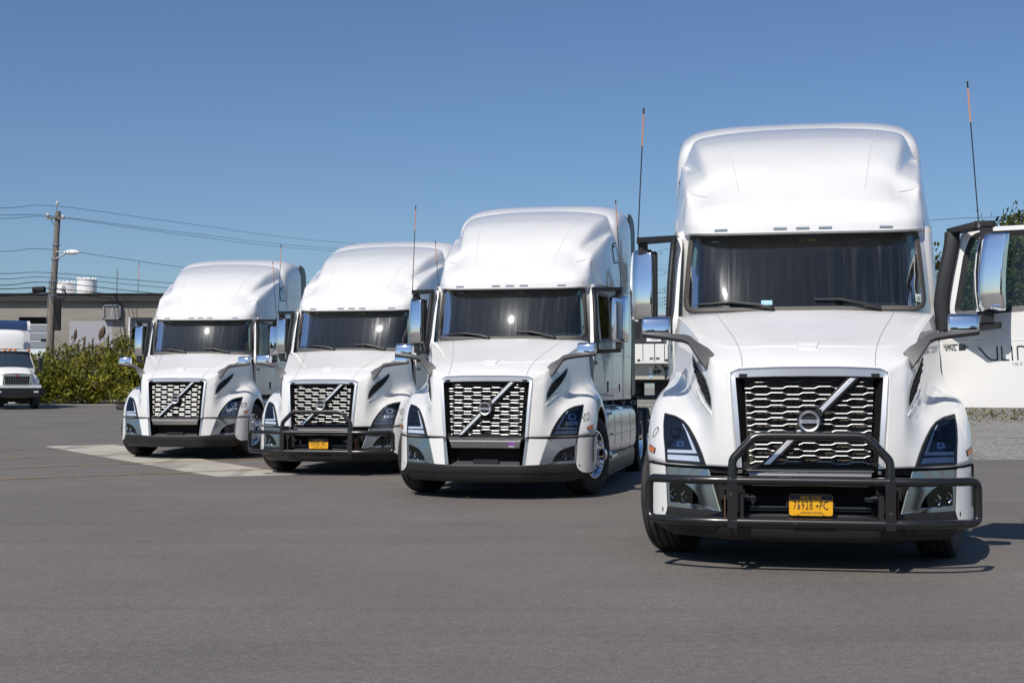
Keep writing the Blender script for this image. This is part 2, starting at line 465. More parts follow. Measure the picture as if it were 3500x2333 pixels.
ST = [  # hood side and fender stations: shoulder line down to the bumper split / wheel arch
 [(.568,.089,1.441),(.563,.070,1.35),(.558,.058,1.25),(.552,.047,1.15),(.546,.04,1.05),(.54,.034,.97),(.534,.03,.90),(.527,.026,.82),(.52,.022,.75)],
 [(.640,.175,1.497),(.648,.128,1.38),(.646,.105,1.27),(.642,.092,1.16),(.638,.083,1.06),(.636,.078,.97),(.637,.077,.90),(.640,.079,.82),(.645,.087,.75)],
 [(.705,.255,1.537),(.712,.205,1.42),(.708,.172,1.30),(.704,.150,1.19),(.702,.138,1.09),(.703,.132,.99),(.710,.133,.91),(.724,.139,.83),(.745,.154,.75)],
 [(.752,.38,1.585),(.774,.365,1.46),(.782,.36,1.34),(.785,.345,1.22),(.786,.315,1.12),(.800,.280,1.03),(.825,.262,.945),(.858,.248,.85),(.895,.233,.75)],
 [(.800,.55,1.652),(.824,.55,1.50),(.834,.55,1.36),(.842,.54,1.25),(.866,.51,1.165),(.925,.455,1.10),(.975,.405,1.01),(1.020,.36,.89),(1.052,.334,.755)],
 [(.862,.80,1.748),(.886,.80,1.60),(.900,.80,1.44),(.914,.80,1.31),(.955,.775,1.245),(1.045,.72,1.195),(1.118,.63,1.10),(1.160,.545,.93),(1.172,.505,.765)],
 [(.920,1.0,1.815),(.945,1.0,1.66),(.962,1.0,1.48),(.985,1.0,1.365),(1.035,.99,1.312),(1.120,.95,1.275),(1.188,.86,1.18),(1.220,.75,.99),(1.231,.68,.785)],
 [(.965,1.15,1.862),(.990,1.15,1.70),(1.008,1.15,1.52),(1.033,1.15,1.392),(1.083,1.15,1.337),(1.152,1.12,1.288),(1.206,1.05,1.20),(1.231,.96,1.09),(1.238,.90,1.025)],
 [(1.005,1.285,1.900),(1.028,1.28,1.75),(1.046,1.28,1.56),(1.068,1.28,1.42),(1.118,1.28,1.348),(1.174,1.27,1.288),(1.214,1.24,1.21),(1.235,1.21,1.14),(1.240,1.19,1.10)],
 [(1.035,1.42,1.930),(1.058,1.40,1.77),(1.072,1.40,1.59),(1.090,1.41,1.44),(1.130,1.43,1.34),(1.178,1.46,1.26),(1.214,1.50,1.165),(1.234,1.53,1.06),(1.240,1.54,.987)],
]
TOP = [
 [(0,.050,1.484),(.25,.058,1.482),(.477,.080,1.472),(.535,.086,1.461)],
 [(0,.112,1.532),(.25,.122,1.529),(.479,.150,1.514),(.567,.165,1.509)],
 [(0,.205,1.586),(.25,.214,1.583),(.487,.238,1.563),(.610,.250,1.553)],
 [(0,.365,1.655),(.26,.372,1.652),(.505,.383,1.631),(.645,.385,1.612)],
 [(0,.555,1.714),(.28,.560,1.711),(.535,.565,1.696),(.690,.560,1.680)],
 [(0,.805,1.792),(.30,.806,1.789),(.590,.812,1.776),(.745,.812,1.766)],
 [(0,1.01,1.856),(.31,1.01,1.853),(.640,1.015,1.842),(.800,1.01,1.832)],
 [(0,1.16,1.904),(.33,1.16,1.901),(.670,1.17,1.892),(.840,1.17,1.882)],
 [(0,1.285,1.944),(.34,1.285,1.941),(.698,1.30,1.932),(.875,1.31,1.922)],
 [(0,1.385,1.974),(.35,1.392,1.972),(.72,1.42,1.958),(.90,1.46,1.952)],
]
def hood_mesh():
    mb = MB()
    mb.grid(patch(ST, 4, 5), 'white_paint')
    T = [row+[ST[i][0]] for i, row in enumerate(TOP)]
    full = [[(-x, y, z) for x, y, z in row[:0:-1]]+row for row in T]
    G = patch(full, 4, 5); k = G.shape[1]//2
    side_mb = MB(); side_mb.v = list(mb.v); side_mb.f = list(mb.f); side_mb.mi = list(mb.mi); side_mb.mats = mb.mats
    # fender tail behind the wheel
    a = [ST[9][i] for i in (3, 4, 5, 6, 7, 8)]
    b = [(1.10,1.47,1.39),(1.142,1.50,1.285),(1.186,1.55,1.195),(1.216,1.59,1.09),(1.235,1.62,.975),(1.241,1.635,.885)]
    c = [(1.11,1.58,1.27),(1.150,1.62,1.16),(1.190,1.67,1.06),(1.218,1.70,.96),(1.236,1.725,.86),(1.242,1.735,.775)]
    mb.grid(patch([a, b, c], 4, 5), 'white_paint')
    mb.mirror()
    mb.grid(G, 'white_paint')
    return mb, side_mb

def build_truck():
    """prototype; returns root and dict of parts"""
    root = empty('semi_truck')
    V = {}                                                  # object -> set of variants it belongs to ('bar','plain','all')
    def reg(o, v='all'): V[o] = v; return o
    # ---------------- hood with fenders
    hm, sm = hood_mesh()
    hood = reg(hm.build('hood', root, smooth=50, weld=.0015, fixn=True))
    md = hood.modifiers.new('thick', 'SOLIDIFY'); md.thickness = .012; md.offset = -1
    bv = BVHTree.FromPolygons([Vector(p) for p in sm.v], sm.f)
    tm = MB(); T = [row+[ST[i][0]] for i, row in enumerate(TOP)]; tm.grid(patch(T, 6, 6))
    bt = BVHTree.FromPolygons([Vector(p) for p in tm.v], tm.f)
    def snap(off):
        def fn(x, z):
            h = bv.ray_cast(Vector((abs(x), -3, z)), Vector((0, 1, 0)))
            if h[0] is None: p, n, *_ = bv.find_nearest(Vector((abs(x), plan(x), z)))
            else: p, n = h[0], h[1]
            if n.y > 0: n = -n
            q = p+n*off
            return (math.copysign(q.x, x) if x else q.x, q.y, q.z)
        return fn
    def snaps(off):
        def fn(y, z):
            h = bv.ray_cast(Vector((3, y-.6, z)), Vector((-1, .2, 0)).normalized())
            h = bv.find_nearest(Vector((.708+(y-.158)*.282, y, z)))
            p, n = h[0], h[1]
            if n.x < 0: n = -n
            q = p+n*off; return (q.x, q.y, q.z)
        return fn
    def top(off):
        def fn(x, y):
            h = bt.ray_cast(Vector((abs(x), y, 4)), Vector((0, 0, -1)))
            p = h[0] if h[0] is not None else bt.find_nearest(Vector((abs(x), y, 1.7)))[0]
            return (x, p.y, p.z+off)
        return fn
    # panel seams on the hood
    for s in (-1, 1):
        mb = MB(); L = cr([(.477,.10),(.487,.24),(.510,.40),(.545,.60),(.595,.83),(.645,1.03),(.685,1.20),(.725,1.40)], 6)
        rows = [[top(.0025)(s*(x-.0028), y), top(.0025)(s*(x+.0028), y)] for x, y in L]
        mb.grid(rows, 'notch_grey', flip=s < 0); reg(mb.build('hood_seam', hood))
    mb = MB()                                               # small raised pad on the hood centre
    P = rounded([(-.085,.40),(.085,.40),(.062,.27),(-.062,.27)], .02)
    fill(P, top(.014), .03, mb, 'white_paint'); ring(P, inset(P, -.006), top(.014), 60, mb, 'white_paint', fn2=top(-.003))
    reg(mb.build('hood_pad', hood, fixn=True))
    # headlights
    HL = [(.751,.757),(.775,.83),(.806,.90),(.842,.968),(.885,1.034),(.928,1.077),(.992,1.108),(1.088,1.128),(1.089,1.045),(1.081,.955),(1.067,.865),(1.058,.767)]
    def bead(P, s): return [(s*x, z) for x, z in P]
    for s in (-1, 1):
        P = bead(HL, s)
        mb = MB(); fill(P, snap(.004), .04, mb, 'lamp_dark'); h = reg(mb.build('headlight', hood, fixn=True))
        mb = MB(); ring(P, inset(P, .017), snap(.010), 90, mb, 'black_plastic'); ring(P, inset(P, -.004), snap(.010), 90, mb, 'black_plastic', fn2=snap(-.002))
        h2 = reg(mb.build('headlight_rim', hood, fixn=True))
        mb = MB()                                           # light bar: upright blade and two lying bars
        fill(bead([(.925,1.046),(.938,1.053),(.905,1.00),(.872,.92),(.842,.846),(.832,.838),(.812,.838),(.845,.905),(.885,.985)], s), snap(.009), .02, mb, 'lens_bar')
        fill(bead([(.812,.837),(.836,.859),(1.043,.858),(1.044,.835)], s), snap(.0095), .03, mb, 'lens_bar')
        fill(bead([(.790,.778),(.804,.818),(1.042,.822),(1.042,.783)], s), snap(.009), .03, mb, 'lens_bar')
        reg(mb.build('light_bar', hood, fixn=True))
        mb = MB()                                           # projector lamps
        for cx, cz, w, hh in ((.945,.905,.026,.020),(.995,.905,.026,.020),(1.035,.908,.016,.020),(.985,.985,.045,.040)):
            p0 = np.array(snap(.012)(cx, cz))
            fill(rounded([(s*(cx-w),cz-hh),(s*(cx+w),cz-hh),(s*(cx+w),cz+hh),(s*(cx-w),cz+hh)], .012 if hh < .03 else .04), snap(.008), .02, mb, 'reflector')
            fill(rounded([(s*(cx-w*.55),cz-hh*.5),(s*(cx+w*.55),cz-hh*.5),(s*(cx+w*.55),cz+hh*.5),(s*(cx-w*.55),cz+hh*.5)], .01), snap(.0105), .02, mb, 'lamp_dark')
        reg(mb.build('projector', hood, fixn=True))
        mb = MB(); fill(inset(P, .012), snap(.014), .035, mb, 'lamp_cover'); reg(mb.build('headlight_cover', hood, fixn=True))
        # side vent with mesh and pale accent strip below it
        VP = [(.158,1.188),(.172,1.255),(.212,1.315),(.280,1.381),(.370,1.430),(.530,1.490),(.746,1.580),(.733,1.533),(.670,1.473),(.560,1.400),(.380,1.307)]
        mb = MB(); fill(VP, snaps(.003), .05, mb, 'black_matte'); ring(VP, inset(VP, -.010), snaps(.005), 80, mb, 'trim_silver')
        if s < 0: mb.flipx()
        vn = reg(mb.build('side_vent', hood, fixn=True))
        mb = MB()
        for i in range(11):                                 # wavy slats across the vent
            z = 1.215+i*.034; ys = [y for y in np.arange(.16,.75,.012)]
            from_ = None; seg = []
            for y in ys:
                lo = np.interp(y, [.158,.38,.56,.67,.733,.746], [1.188,1.307,1.40,1.473,1.533,1.58]); hi = np.interp(y, [.158,.172,.212,.28,.37,.53,.746], [1.19,1.255,1.315,1.381,1.43,1.49,1.58])
                zz = z+.007*math.sin(y*90)+(y-.4)*.30
                if lo+.008 < zz < hi-.008: seg.append((y, zz))
            if len(seg) > 3: mb.tube([snaps(.007)(*p) for p in seg], .0045, 4, 'black_plastic')
        if s < 0: mb.flipx()
        reg(mb.build('vent_slat', hood))
        mb = MB(); A = [(.148,1.128),(.150,1.143),(.545,1.322),(.560,1.306)]
        fill(A, snaps(.006), .04, mb, 'white_paint'); ring(A, inset(A, -.004), snaps(.006), 40, mb, 'white_paint', fn2=snaps(-.004))
        if s < 0: mb.flipx()
        reg(mb.build('vent_accent', hood, fixn=True))
        # orange side marker
        mb = MB()
        def fs(off):
            def fn(y, z):
                h = bv.ray_cast(Vector((3, y, z)), Vector((-1, 0, 0)))
                p = h[0] if h[0] is not None else Vector((1.2, y, z)); n = h[1] if h[0] is not None else Vector((1, 0, 0))
                if n.x < 0: n = -n
                q = p+n*off; return (q.x, q.y, q.z)
            return fn
        P2 = [(.50,.826),(.50,.862),(.615,.886),(.615,.850)]
        fill(P2, fs(.010), .03, mb, 'amber'); ring(P2, inset(P2, -.004), fs(.010), 40, mb, 'black_plastic', fn2=fs(-.002))
        if s < 0: mb.flipx()
        reg(mb.build('marker_lamp', hood, fixn=True))
        # hood mirror: folded grey bracket carrying a chrome head
        mb = MB()
        bl = [(.691,.305,1.590),(.736,.322,1.634),(.828,.36,1.687),(.872,.38,1.728),(.920,.392,1.742),(1.05,.425,1.752),(1.256,.485,1.772)]
        br = [(.757,.272,1.486),(.790,.292,1.535),(.885,.335,1.682),(.902,.345,1.690),(.926,.355,1.700),(1.05,.40,1.722),(1.256,.465,1.748)]
        front = [Vector(p)+Vector((0,-.012,0)) for p in br]; back = [Vector(p)+Vector((0,.02,.0)) for p in bl]
        f2 = [p+Vector((0,.03,-.028)) for p in front]; b2 = [p+Vector((0,.03,-.030)) for p in back]
        f2[0] = front[0]+Vector((-.02,.03,-.03)); b2[0] = back[0]+Vector((0,.02,-.04))
        mb.grid([front, back, b2, f2, front], 'bracket_grey')
        mb.add([front[-1], back[-1], b2[-1], f2[-1]], [(0, 1, 2, 3)], 'bracket_grey'); mb.add([front[0], back[0], b2[0], f2[0]], [(3, 2, 1, 0)], 'bracket_grey')
        if s < 0: mb.flipx()
        reg(mb.build('hood_mirror_bracket', hood, smooth=25, weld=.001, fixn=True, bevel=.004))
        mb = MB()
        q = rounded([(1.032,.478),(1.252,.468),(1.262,.60),(1.10,.66),(1.045,.62)], [.02, .02, .03, .05, .04], 4)
        lv = [(1.754,.97,-.006),(1.762,1.,-.004),(1.81,1.,.006),(1.852,.995,.014),(1.872,.97,.030),(1.882,.90,.055),(1.886,.75,.08)]
        cx, cy = 1.14, .55; rows = []
        for z, k, dy in lv: rows.append([(cx+(x-cx)*k, cy+(y-cy)*k+dy*(.6 if y < .52 else 0), z-(.012 if y > .6 else 0)) for x, y in q]+[(cx+(q[0][0]-cx)*k, cy+(q[0][1]-cy)*k+dy*.6, z)])
        mb.grid(rows, 'chrome'); n = len(q)
        mb.add([rows[-1][i] for i in range(n)], [tuple(range(n))], 'chrome'); mb.add([rows[0][i] for i in range(n)], [tuple(range(n-1, -1, -1))], 'bracket_grey')
        if s < 0: mb.flipx()
        reg(mb.build('hood_mirror_head', hood, smooth=38, weld=.0008, fixn=True))
    # ---------------- grille
    mb = MB()
    mb.grid(patch([[(x, .155, z) for x in (-.49,-.2,.2,.49)] for z in (.74, 1.0, 1.41)], 2, 2), 'radiator')
    for x in np.linspace(-.44,.44,9): mb.box((x, .145, 1.07), (.012, .01, .66), 'black_plastic')
    gr = reg(mb.build('grille', root))
    mb = MB()                                               # cooling fins behind the bars, all in one tan
    for i in range(52):
        z = .765+i*.0122
        mb.box((0, .148, z), (.86, .006, .0048), 'radiator_fin')
    reg(mb.build('radiator_core', gr, smooth=0))
    mb = MB()
    def off(z): return .012+.05*(z-.74)/.66
    for s in (-1, 1):                                       # dark cheeks each side
        mb.grid([[(s*(.527 if z > 1 else .48)-s*.0, off(z), z) for z in (.745, 1.405)], [(s*(.478+.03*(z > 1)), off(z)+.02, z) for z in (.745, 1.405)], [(s*(.462-.02*(z < 1)), .16, z) for z in (.745, 1.405)]], 'black_plastic')
    mb.box((0, .10, 1.418), (1.0, .12, .03), 'black_plastic'); mb.box((0, .10, .742), (.98, .14, .024), 'black_plastic')
    reg(mb.build('grille_shroud', gr))
    bars = []
    for k in range(14):
        zc = 1.381-.0455*k; ph = 1 if k % 2 == 0 else -1
        half = .462-.0375*k/13; pts = []; y0 = off(zc)+.012
        # knots of the wave: period .2285, flat tops and bottoms
        xs = [0,.0415,.0725,.156,.187,.270,.301,.3845,.4155,.50]; vs = [1, 1, -1, -1, 1, 1, -1, -1, 1, 1]
        kn = [(-x, v) for x, v in zip(xs[::-1], vs[::-1])]+list(zip(xs, vs))[1:]
        X = [a for a, _ in kn]; W = [b for _, b in kn]
        px = sorted(set([x for x in X if abs(x) < half]+[-half, half]))
        pts = [(x, zc+ph*.0068*float(np.interp(x, X, W))) for x in px]
        mb = MB(); hgt = .0034
        rows = [[(x, y0-.004, z-hgt) for x, z in pts], [(x, y0-.0028, z-.001) for x, z in pts], [(x, y0+.002, z+hgt) for x, z in pts], [(x, y0+.03, z+hgt) for x, z in pts], [(x, y0+.03, z-hgt) for x, z in pts], [(x, y0-.004, z-hgt) for x, z in pts]]
        mb.grid(rows, 'bar_silver'); mb.mi[:] = [mb._m('bar_silver') if i < 2*(len(pts)-1) else mb._m('black_plastic') for i in range(len(mb.f))]
        b = reg(mb.build('grille_bar', gr, smooth=0, fixn=True)); bars.append(b)
    mb = MB()                                               # upright webs between the bars
    for k in range(13):
        zc = 1.381-.0455*(k+.5)
        for j in range(-2, 3):
            for dx in (.057, .1715):
                for s in (-1, 1):
                    x = j*.2285+s*dx
                    if abs(x) < .43: mb.box((x, off(zc)+.035, zc), (.006, .022, .05), 'black_plastic')
    o = reg(mb.build('grille_web', gr, smooth=0)); o['kind'] = 'stuff'
    # silver surround
    O = [(.520,.022,.75),(.534,.032,.95),(.548,.044,1.12),(.560,.064,1.30),(.566,.078,1.395),(.562,.085,1.425),(.548,.088,1.448),(.520,.086,1.464),(.477,.080,1.472),(.25,.058,1.482),(0,.050,1.484)]
    I = [(.480,.002,.75),(.492,.012,.95),(.504,.024,1.12),(.518,.044,1.30),(.526,.056,1.390),(.5275,.058,1.398),(.5275,.058,1.402),(.520,.058,1.404),(.470,.054,1.407),(.25,.034,1.413),(0,.028,1.415)]
    rows = []
    for t, dy in ((-.03, .012), (-.03, -.004), (.10, -.022), (.22, -.030), (.97, -.012), (1.03, .0), (1.03, .05)):
        half = [tuple(np.array(a)*(1-t)+np.array(b)*t+np.array((0, dy, 0))) for a, b in zip(O, I)]
        half = [tuple(p) for p in cr(half, 4)]
        rows.append([(-x, y, z) for x, y, z in half[:-1]]+half[::-1])
    mb = MB(); mb.grid(rows, 'satin_silver'); reg(mb.build('grille_surround', root, smooth=40, fixn=True))
    # emblem: ring, band with letters, arrow and diagonal bar on black backing
    mb = MB()
    a = Vector((.312,.045,1.398)); b = Vector((-.304,-.005,.776)); d = (a-b).normalized(); n = Vector((0,-1,0)); w = d.cross(n).normalized()
    def bar(hw, dep, m, ext=0., split=True):
        for p, q in (((a, b+d*((a-b).length*.5+.088)), (a-d*((a-b).length*.5+.088), b)) if split else ((a, b),)):
            pa, pb = p+d*ext if p is a else p, q-d*ext if q is b else q
            cut = Vector((w.x, 0, 0))
            c = [pa+Vector((hw*1.41, 0, 0)), pa-Vector((hw*1.41, 0, 0)), pb-Vector((hw*1.41, 0, 0)), pb+Vector((hw*1.41, 0, 0))]
            vs = [v+n*dep for v in c]+[v-n*.01 for v in c]
            mb.add(vs, [(0, 1, 2, 3), (7, 6, 5, 4), (0, 4, 5, 1), (1, 5, 6, 2), (2, 6, 7, 3), (3, 7, 4, 0)], m)
    bar(.030, .012, 'black_plastic', .006, False); bar(.0155, .022, 'satin_silver')
    db = reg(mb.build('diagonal_bar', gr, fixn=True, bevel=.0025))
    mb = MB()
    def C3(r, q, y): return (r*math.cos(q), y, 1.087+r*math.sin(q))
    mb.lathe([(-.022,.0), (-.022,.084), (.02,.088)], (0, 0, 1.087), 'Y', 40, 'black_plastic')
    mb.lathe([(-.022,.0785), (-.034,.0755), (-.040,.069), (-.036,.060), (-.022,.056)], (0, 0, 1.087), 'Y', 48, 'satin_silver')
    mb.prism(rounded([(-.066,-.0125),(.066,-.0125),(.066,.0125),(-.066,.0125)], .004, 2), lambda u, v, dd: (u, dd, 1.087+v), -.040, -.024, 'satin_silver')
    c = Vector((.0785*.707, 0, .0785*.707))
    mb.prism([(c.x-.018, c.z+.030),(c.x+.034, c.z+.034),(c.x+.030, c.z-.018),(c.x+.014, c.z-.004),(c.x-.014, c.z+.006)], lambda u, v, dd: (u, dd, 1.087+v), -.038, -.02, 'chrome')
    text_pts('VOLVO', .026, Matrix.Translation((0, -.0405, 1.087)) @ FRONT, mb, 'ink', extrude=.001, space=1.25, bold=.0004)
    reg(mb.build('emblem', gr, smooth=40, fixn=False))
    # ---------------- bumper
    def bp(off):
        return lambda x, z: (x, plan(x)-.02*(.745-z)/.3-off*.9, z) if True else None
    def ext(mb, poly, m, off=0., th=.02, step=.06):
        fill(poly, bp(off), step, mb, m); ring(poly, inset(poly, .0015), bp(off), max(160, len(poly)*6), mb, m, fn2=bp(off-th))
    bum = reg(empty('bumper')); bum.parent = root
    for s in (-1, 1):
        # white corner
        mb = MB(); P = rounded([(1.048,.432),(1.064,.738),(1.2345,.748),(1.2345,.45),(1.215,.318),(1.12,.318),(1.062,.372)], [.012,.012,.01,.0,.03,.05,.05])
        ext(mb, P, 'white_paint', .006, .03, .035)
        if s < 0: mb.flipx()
        reg(mb.build('bumper_corner', bum, smooth=40, fixn=True))
        # silver trim with smoked fog lamp
        P = [(.644,.424),(.733,.725),(1.060,.732),(1.044,.432)]
        F = rounded([(.779,.459),(.803,.513),(.840,.565),(.895,.607),(1.036,.652),(1.026,.465)], [.008,.02,.03,.05,.012,.012], 3)
        mb = MB(); ring(P, F, bp(.0), 120, mb, 'trim_silver'); ring(P, inset(P, .0015), bp(0), 60, mb, 'trim_silver', fn2=bp(-.03)); ring(F, inset(F, .010), bp(0.), 80, mb, 'chrome', fn2=bp(-.016))
        q = [(.638,.424),(.728,.725),(.736,.7255),(.648,.424)]; fill(q, bp(.008), .05, mb, 'chrome')
        if s < 0: mb.flipx()
        tr = reg(mb.build('fog_lamp_trim', bum, smooth=40))
        mb = MB(); fill(inset(F, .004), bp(-.022), .05, mb, 'black_plastic')
        for cx, cz, r in ((.90,.515,.042),(.985,.53,.038)):
            y = plan(cx)+.002
            mb.lathe([(.0,.0),(-.004,r*.5),(-.014,r*.9),(-.016,r)], (cx, y+.012, cz), 'Y', 20, 'reflector'); mb.lathe([(-.012,0),(-.016,.011)], (cx, y, cz), 'Y', 12, 'lamp_dark')
        if s < 0: mb.flipx()
        reg(mb.build('fog_lamp', bum, smooth=40))
        mb = MB(); fill(inset(F, .003), bp(-.006), .05, mb, 'smoked')
        if s < 0: mb.flipx()
        reg(mb.build('fog_lamp_cover', bum, smooth=40))
        # white upright panel (trucks without a bull bar) or black bracket bay
        P = [(.488,.420),(.523,.733),(.727,.726),(.638,.424)]
        mb = MB(); ext(mb, P, 'white_paint', .004, .03, .05)
        if s < 0: mb.flipx()
        reg(mb.build('bumper_panel', bum, smooth=40, fixn=True), 'plain')
        mb = MB(); P2 = [(.448,.415),(.482,.705),(.519,.708),(.484,.415)]; fill(P2, lambda x, z: (x, .012-.02*(.745-z)/.3, z), .06, mb, 'bumper_bar_silver'); ring(P2, inset(P2, .001), lambda x, z: (x, .012-.02*(.745-z)/.3, z), 40, mb, 'bumper_bar_silver', fn2=lambda x, z: (x, .05, z))
        if s < 0: mb.flipx()
        reg(mb.build('bumper_upright', bum, fixn=True), 'plain')
        mb = MB(); mb.grid([[(.45,.12,.42),(.48,.12,.73)],[(.63,.20,.42),(.74,.22,.73)]], 'black_matte'); mb.box((.60,.13,.56), (.10,.06,.10), 'black_plastic')
        if s < 0: mb.flipx()
        reg(mb.build('bracket_bay', bum), 'bar')
    mb = MB()                                               # black panels added behind so the split line shows as dark shade
    xs = [-1.2,-1.12,-1.0,-.85,-.7,-.52,-.3,0,.3,.52,.7,.85,1.0,1.12,1.2]
    mb.grid([[(x, plan(x)+.035, z) for x in xs] for z in (.70,.79)], 'black_matte')
    mb.box((0,.30,.60), (.95,.10,.42), 'black_matte')
    mb.grid([[(x, max(plan(x)+.10, .2), z) for x in xs] for z in (.30,.79)], 'black_matte')
    reg(mb.build('bumper_gap_backing', bum, smooth=0))
    mb = MB()                                               # polished cross bar
    prof = [(.035,.726),(.0,.722),(-.018,.712),(-.026,.70),(-.022,.688),(-.004,.622),(.01,.616),(.05,.616)]
    mb.grid([[(x*(1-.06*(.726-z)/.11), y+plan(x*.9)*.3, z) for x in np.linspace(-.437,.437,11)] for y, z in prof], 'bumper_bar_silver', flip=True)
    for s in (-1, 1): mb.add([(s*.437*(1-.06*(.726-z)/.11), y, z) for y, z in prof], [tuple(range(len(prof)))], 'bumper_bar_silver')
    cb = reg(mb.build('cross_bar', bum, smooth=40, fixn=True))
    mb = MB()
    mb.box((0,.03,.742), (.88,.05,.010), 'bracket_grey'); mb.box((0,.02,.731), (.90,.05,.006), 'chrome')
    for s in (-1, 1):
        for z in (.716,.729): mb.box((s*.497,.008,z), (.034,.03,.007), 'chrome')
    reg(mb.build('chrome_strip', bum, smooth=0))
    mb = MB()                                               # step tray
    mb.add([(-.412,.0,.424),(.412,.0,.424),(.40,.27,.478),(-.40,.27,.478),(-.412,.0,.40),(.412,.0,.40),(.40,.27,.40),(-.40,.27,.40)], [(0, 1, 2, 3), (7, 6, 5, 4), (0, 4, 5, 1), (1, 5, 6, 2), (2, 6, 7, 3), (3, 7, 4, 0)], 'bracket_grey')
    mb.box((0,.05,.455), (.30,.08,.055), 'black_plastic')
    for s in (-1, 1): mb.grid([[(s*.412,.0,.42),(s*.437,.0,.70)],[(s*.40,.28,.47),(s*.41,.28,.66)]], 'black_plastic')
    mb.box((0,.0,.412), (.99,.022,.010), 'bracket_grey')
    reg(mb.build('step_tray', bum, smooth=0), 'plain')
    mb = MB()                                               # black lower valance
    L = [0,.2,.40,.52,.645,.75,.85,.95,1.02,1.06,1.09]
    def val(x, z): return plan(min(x, 1.08))-.02*(.745-z)/.3+.006
    rows = [[(x, val(x, .42), .420+(.008 if x > .65 else 0)) for x in L], [(x, val(x, .41)-.004, .40) for x in L], [(x*.995, val(x, .32)+.01, .325) for x in L], [(x*.985, val(x, .32)+.022, .312) for x in L], [(x*.96, val(x, .25)+.045, .255) for x in L], [(x*.93, val(x, .2)+.10, .212) for x in L], [(x*.90, val(x, .2)+.22, .205) for x in L]]
    full = [[(-x, y, z) for x, y, z in r[:0:-1]]+r for r in rows]
    mb.grid(patch(full, 2, 2), 'skirt_black', flip=True)
    for s in (-1, 1):
        mb.grid(patch([[(s*1.075,.36,.42),(s*1.04,.37,.32),(s*.99,.42,.22)],[(s*1.19,.60,.40),(s*1.17,.58,.30),(s*1.10,.60,.24)]], 2, 2), 'skirt_black')
    reg(mb.build('valance', bum, smooth=35, fixn=True))
    mb = MB()                                               # valance joints
    for s in (-1, 1): mb.tube([(s*.607, plan(.607)-.02,.418),(s*.62,plan(.62)-.018,.39),(s*.66,plan(.66)-.0,.31),(s*.69,plan(.69)+.045,.25)], .004, 5, 'black_matte')
    reg(mb.build('valance_joint', bum))
    # number plate and tow eyes (bull bar trucks)
    mb = MB()
    q = rounded([(-.1525,-.076),(.1525,-.076),(.1525,.076),(-.1525,.076)], .018, 4)
    mb.prism(q, lambda u, v, d: (u+.004, d-.122, .495+v), .0, .004, 'plate_orange')
    top_ = [(-.1505,.033),(-.06,.0385),(.06,.0385),(.1505,.033)]+rounded([(.1505,.0745),(-.1505,.0745)], 0)
    mb.prism(top_, lambda u, v, d: (u+.004, d-.1225, .495+v), 0, .002, 'plate_navy')
    pl = reg(mb.build('licence_plate', bum, smooth=0, fixn=True), 'bar')
    mb = MB(); M0 = Matrix.Translation((.004, -.1235, .495)) @ FRONT
    text_pts('NEW YORK', .028, M0 @ Matrix.Translation((0,.052,0)), mb, 'plate_orange', extrude=.0004, bold=.0006)
    text_pts('75928', .078, M0 @ Matrix.Translation((-.056,-.006,0)) @ Matrix.Diagonal((.62, 1.10, 1, 1)), mb, 'ink', extrude=.0006, space=1.18)
    text_pts('PC', .078, M0 @ Matrix.Translation((.090,-.006,0)) @ Matrix.Diagonal((.66, 1.10, 1, 1)), mb, 'ink', extrude=.0006, space=1.12)
    mb.prism([(.022,-.012),(.036,.004),(.040,.004),(.041,-.010),(.046,-.014),(.040,-.016)], lambda u, v, d: (u+.014, d-.1235, .495+v), 0, .0005, 'ink')
    text_pts('APPORTIONED', .0215, M0 @ Matrix.Translation((.004,-.057,0)), mb, 'plate_navy', extrude=.0004, space=1.1)
    reg(mb.build('plate_lettering', pl if False else bum, smooth=0), 'bar')
    mb = MB()
    for s in (-1, 1):
        mb.lathe([(-.130,.0),(-.130,.0055),(-.122,.006)], (s*.089+.004, 0, .488), 'Y', 10, 'reflector'); mb.lathe([(-.130,.0),(-.130,.004),(-.122,.004)], (s*.089+.004, 0, .427), 'Y', 8, 'black_plastic')
    reg(mb.build('plate_bolt', bum), 'bar')
    mb = MB()
    for s in (-1, 1):
        mb.lathe([(-.012,.020),(-.014,.038),(.0,.044),(.014,.038),(.012,.020),(-.012,.020)], (s*.42,-.05,.53), 'Z', 20, 'bracket_grey')
        mb.box((s*.46,.05,.53), (.05,.22,.03), 'bracket_grey'); mb.box((s*.487,-.09,.47), (.035,.16,.20), 'black_plastic'); mb.box((s*.602,-.08,.50), (.010,.16,.20), 'rust'); mb.box((s*.53,-.10,.52), (.02,.06,.07), 'rust')
    mb.box((0,.02,.445), (.86,.05,.010), 'bracket_grey'); mb.box((0,.035,.462), (.86,.05,.012), 'bracket_grey')
    mb.box((0,-.06,.50), (.34,.10,.03), 'black_plastic'); mb.box((0,-.108,.49), (.22,.018,.10), 'black_plastic')
    reg(mb.build('tow_eye', bum, smooth=40), 'bar')
    # ---------------- bull bar
    bb = reg(empty('bull_bar'), 'bar'); bb.parent = root
    def loop(z0, z1):
        h = [(.0,-.222),( .55,-.222),(.75,-.205),(.93,-.150),(1.05,-.085),(1.115,-.045)]
        e = [(1.150,-.022,z0-.035 if z0 > z1 else z0+.035)]
        return h, e
    h, _ = loop(.67,.377)
    upper = [(-x, y, .67) for x, y in h[:0:-1]]+[(x, y, .67) for x, y in h]
    lower = [(-x, y, .377) for x, y in h[:0:-1]]+[(x, y, .377) for x, y in h]
    def bend(s):
        return [(s*1.145,-.028,.655),(s*1.157,-.018,.625),(s*1.158,-.016,.525),(s*1.157,-.018,.425),(s*1.145,-.028,.392)]
    path = upper+bend(1)+lower[::-1]+bend(-1)[::-1]
    path = [tuple(p) for p in cr(path+[path[0]], 3)]
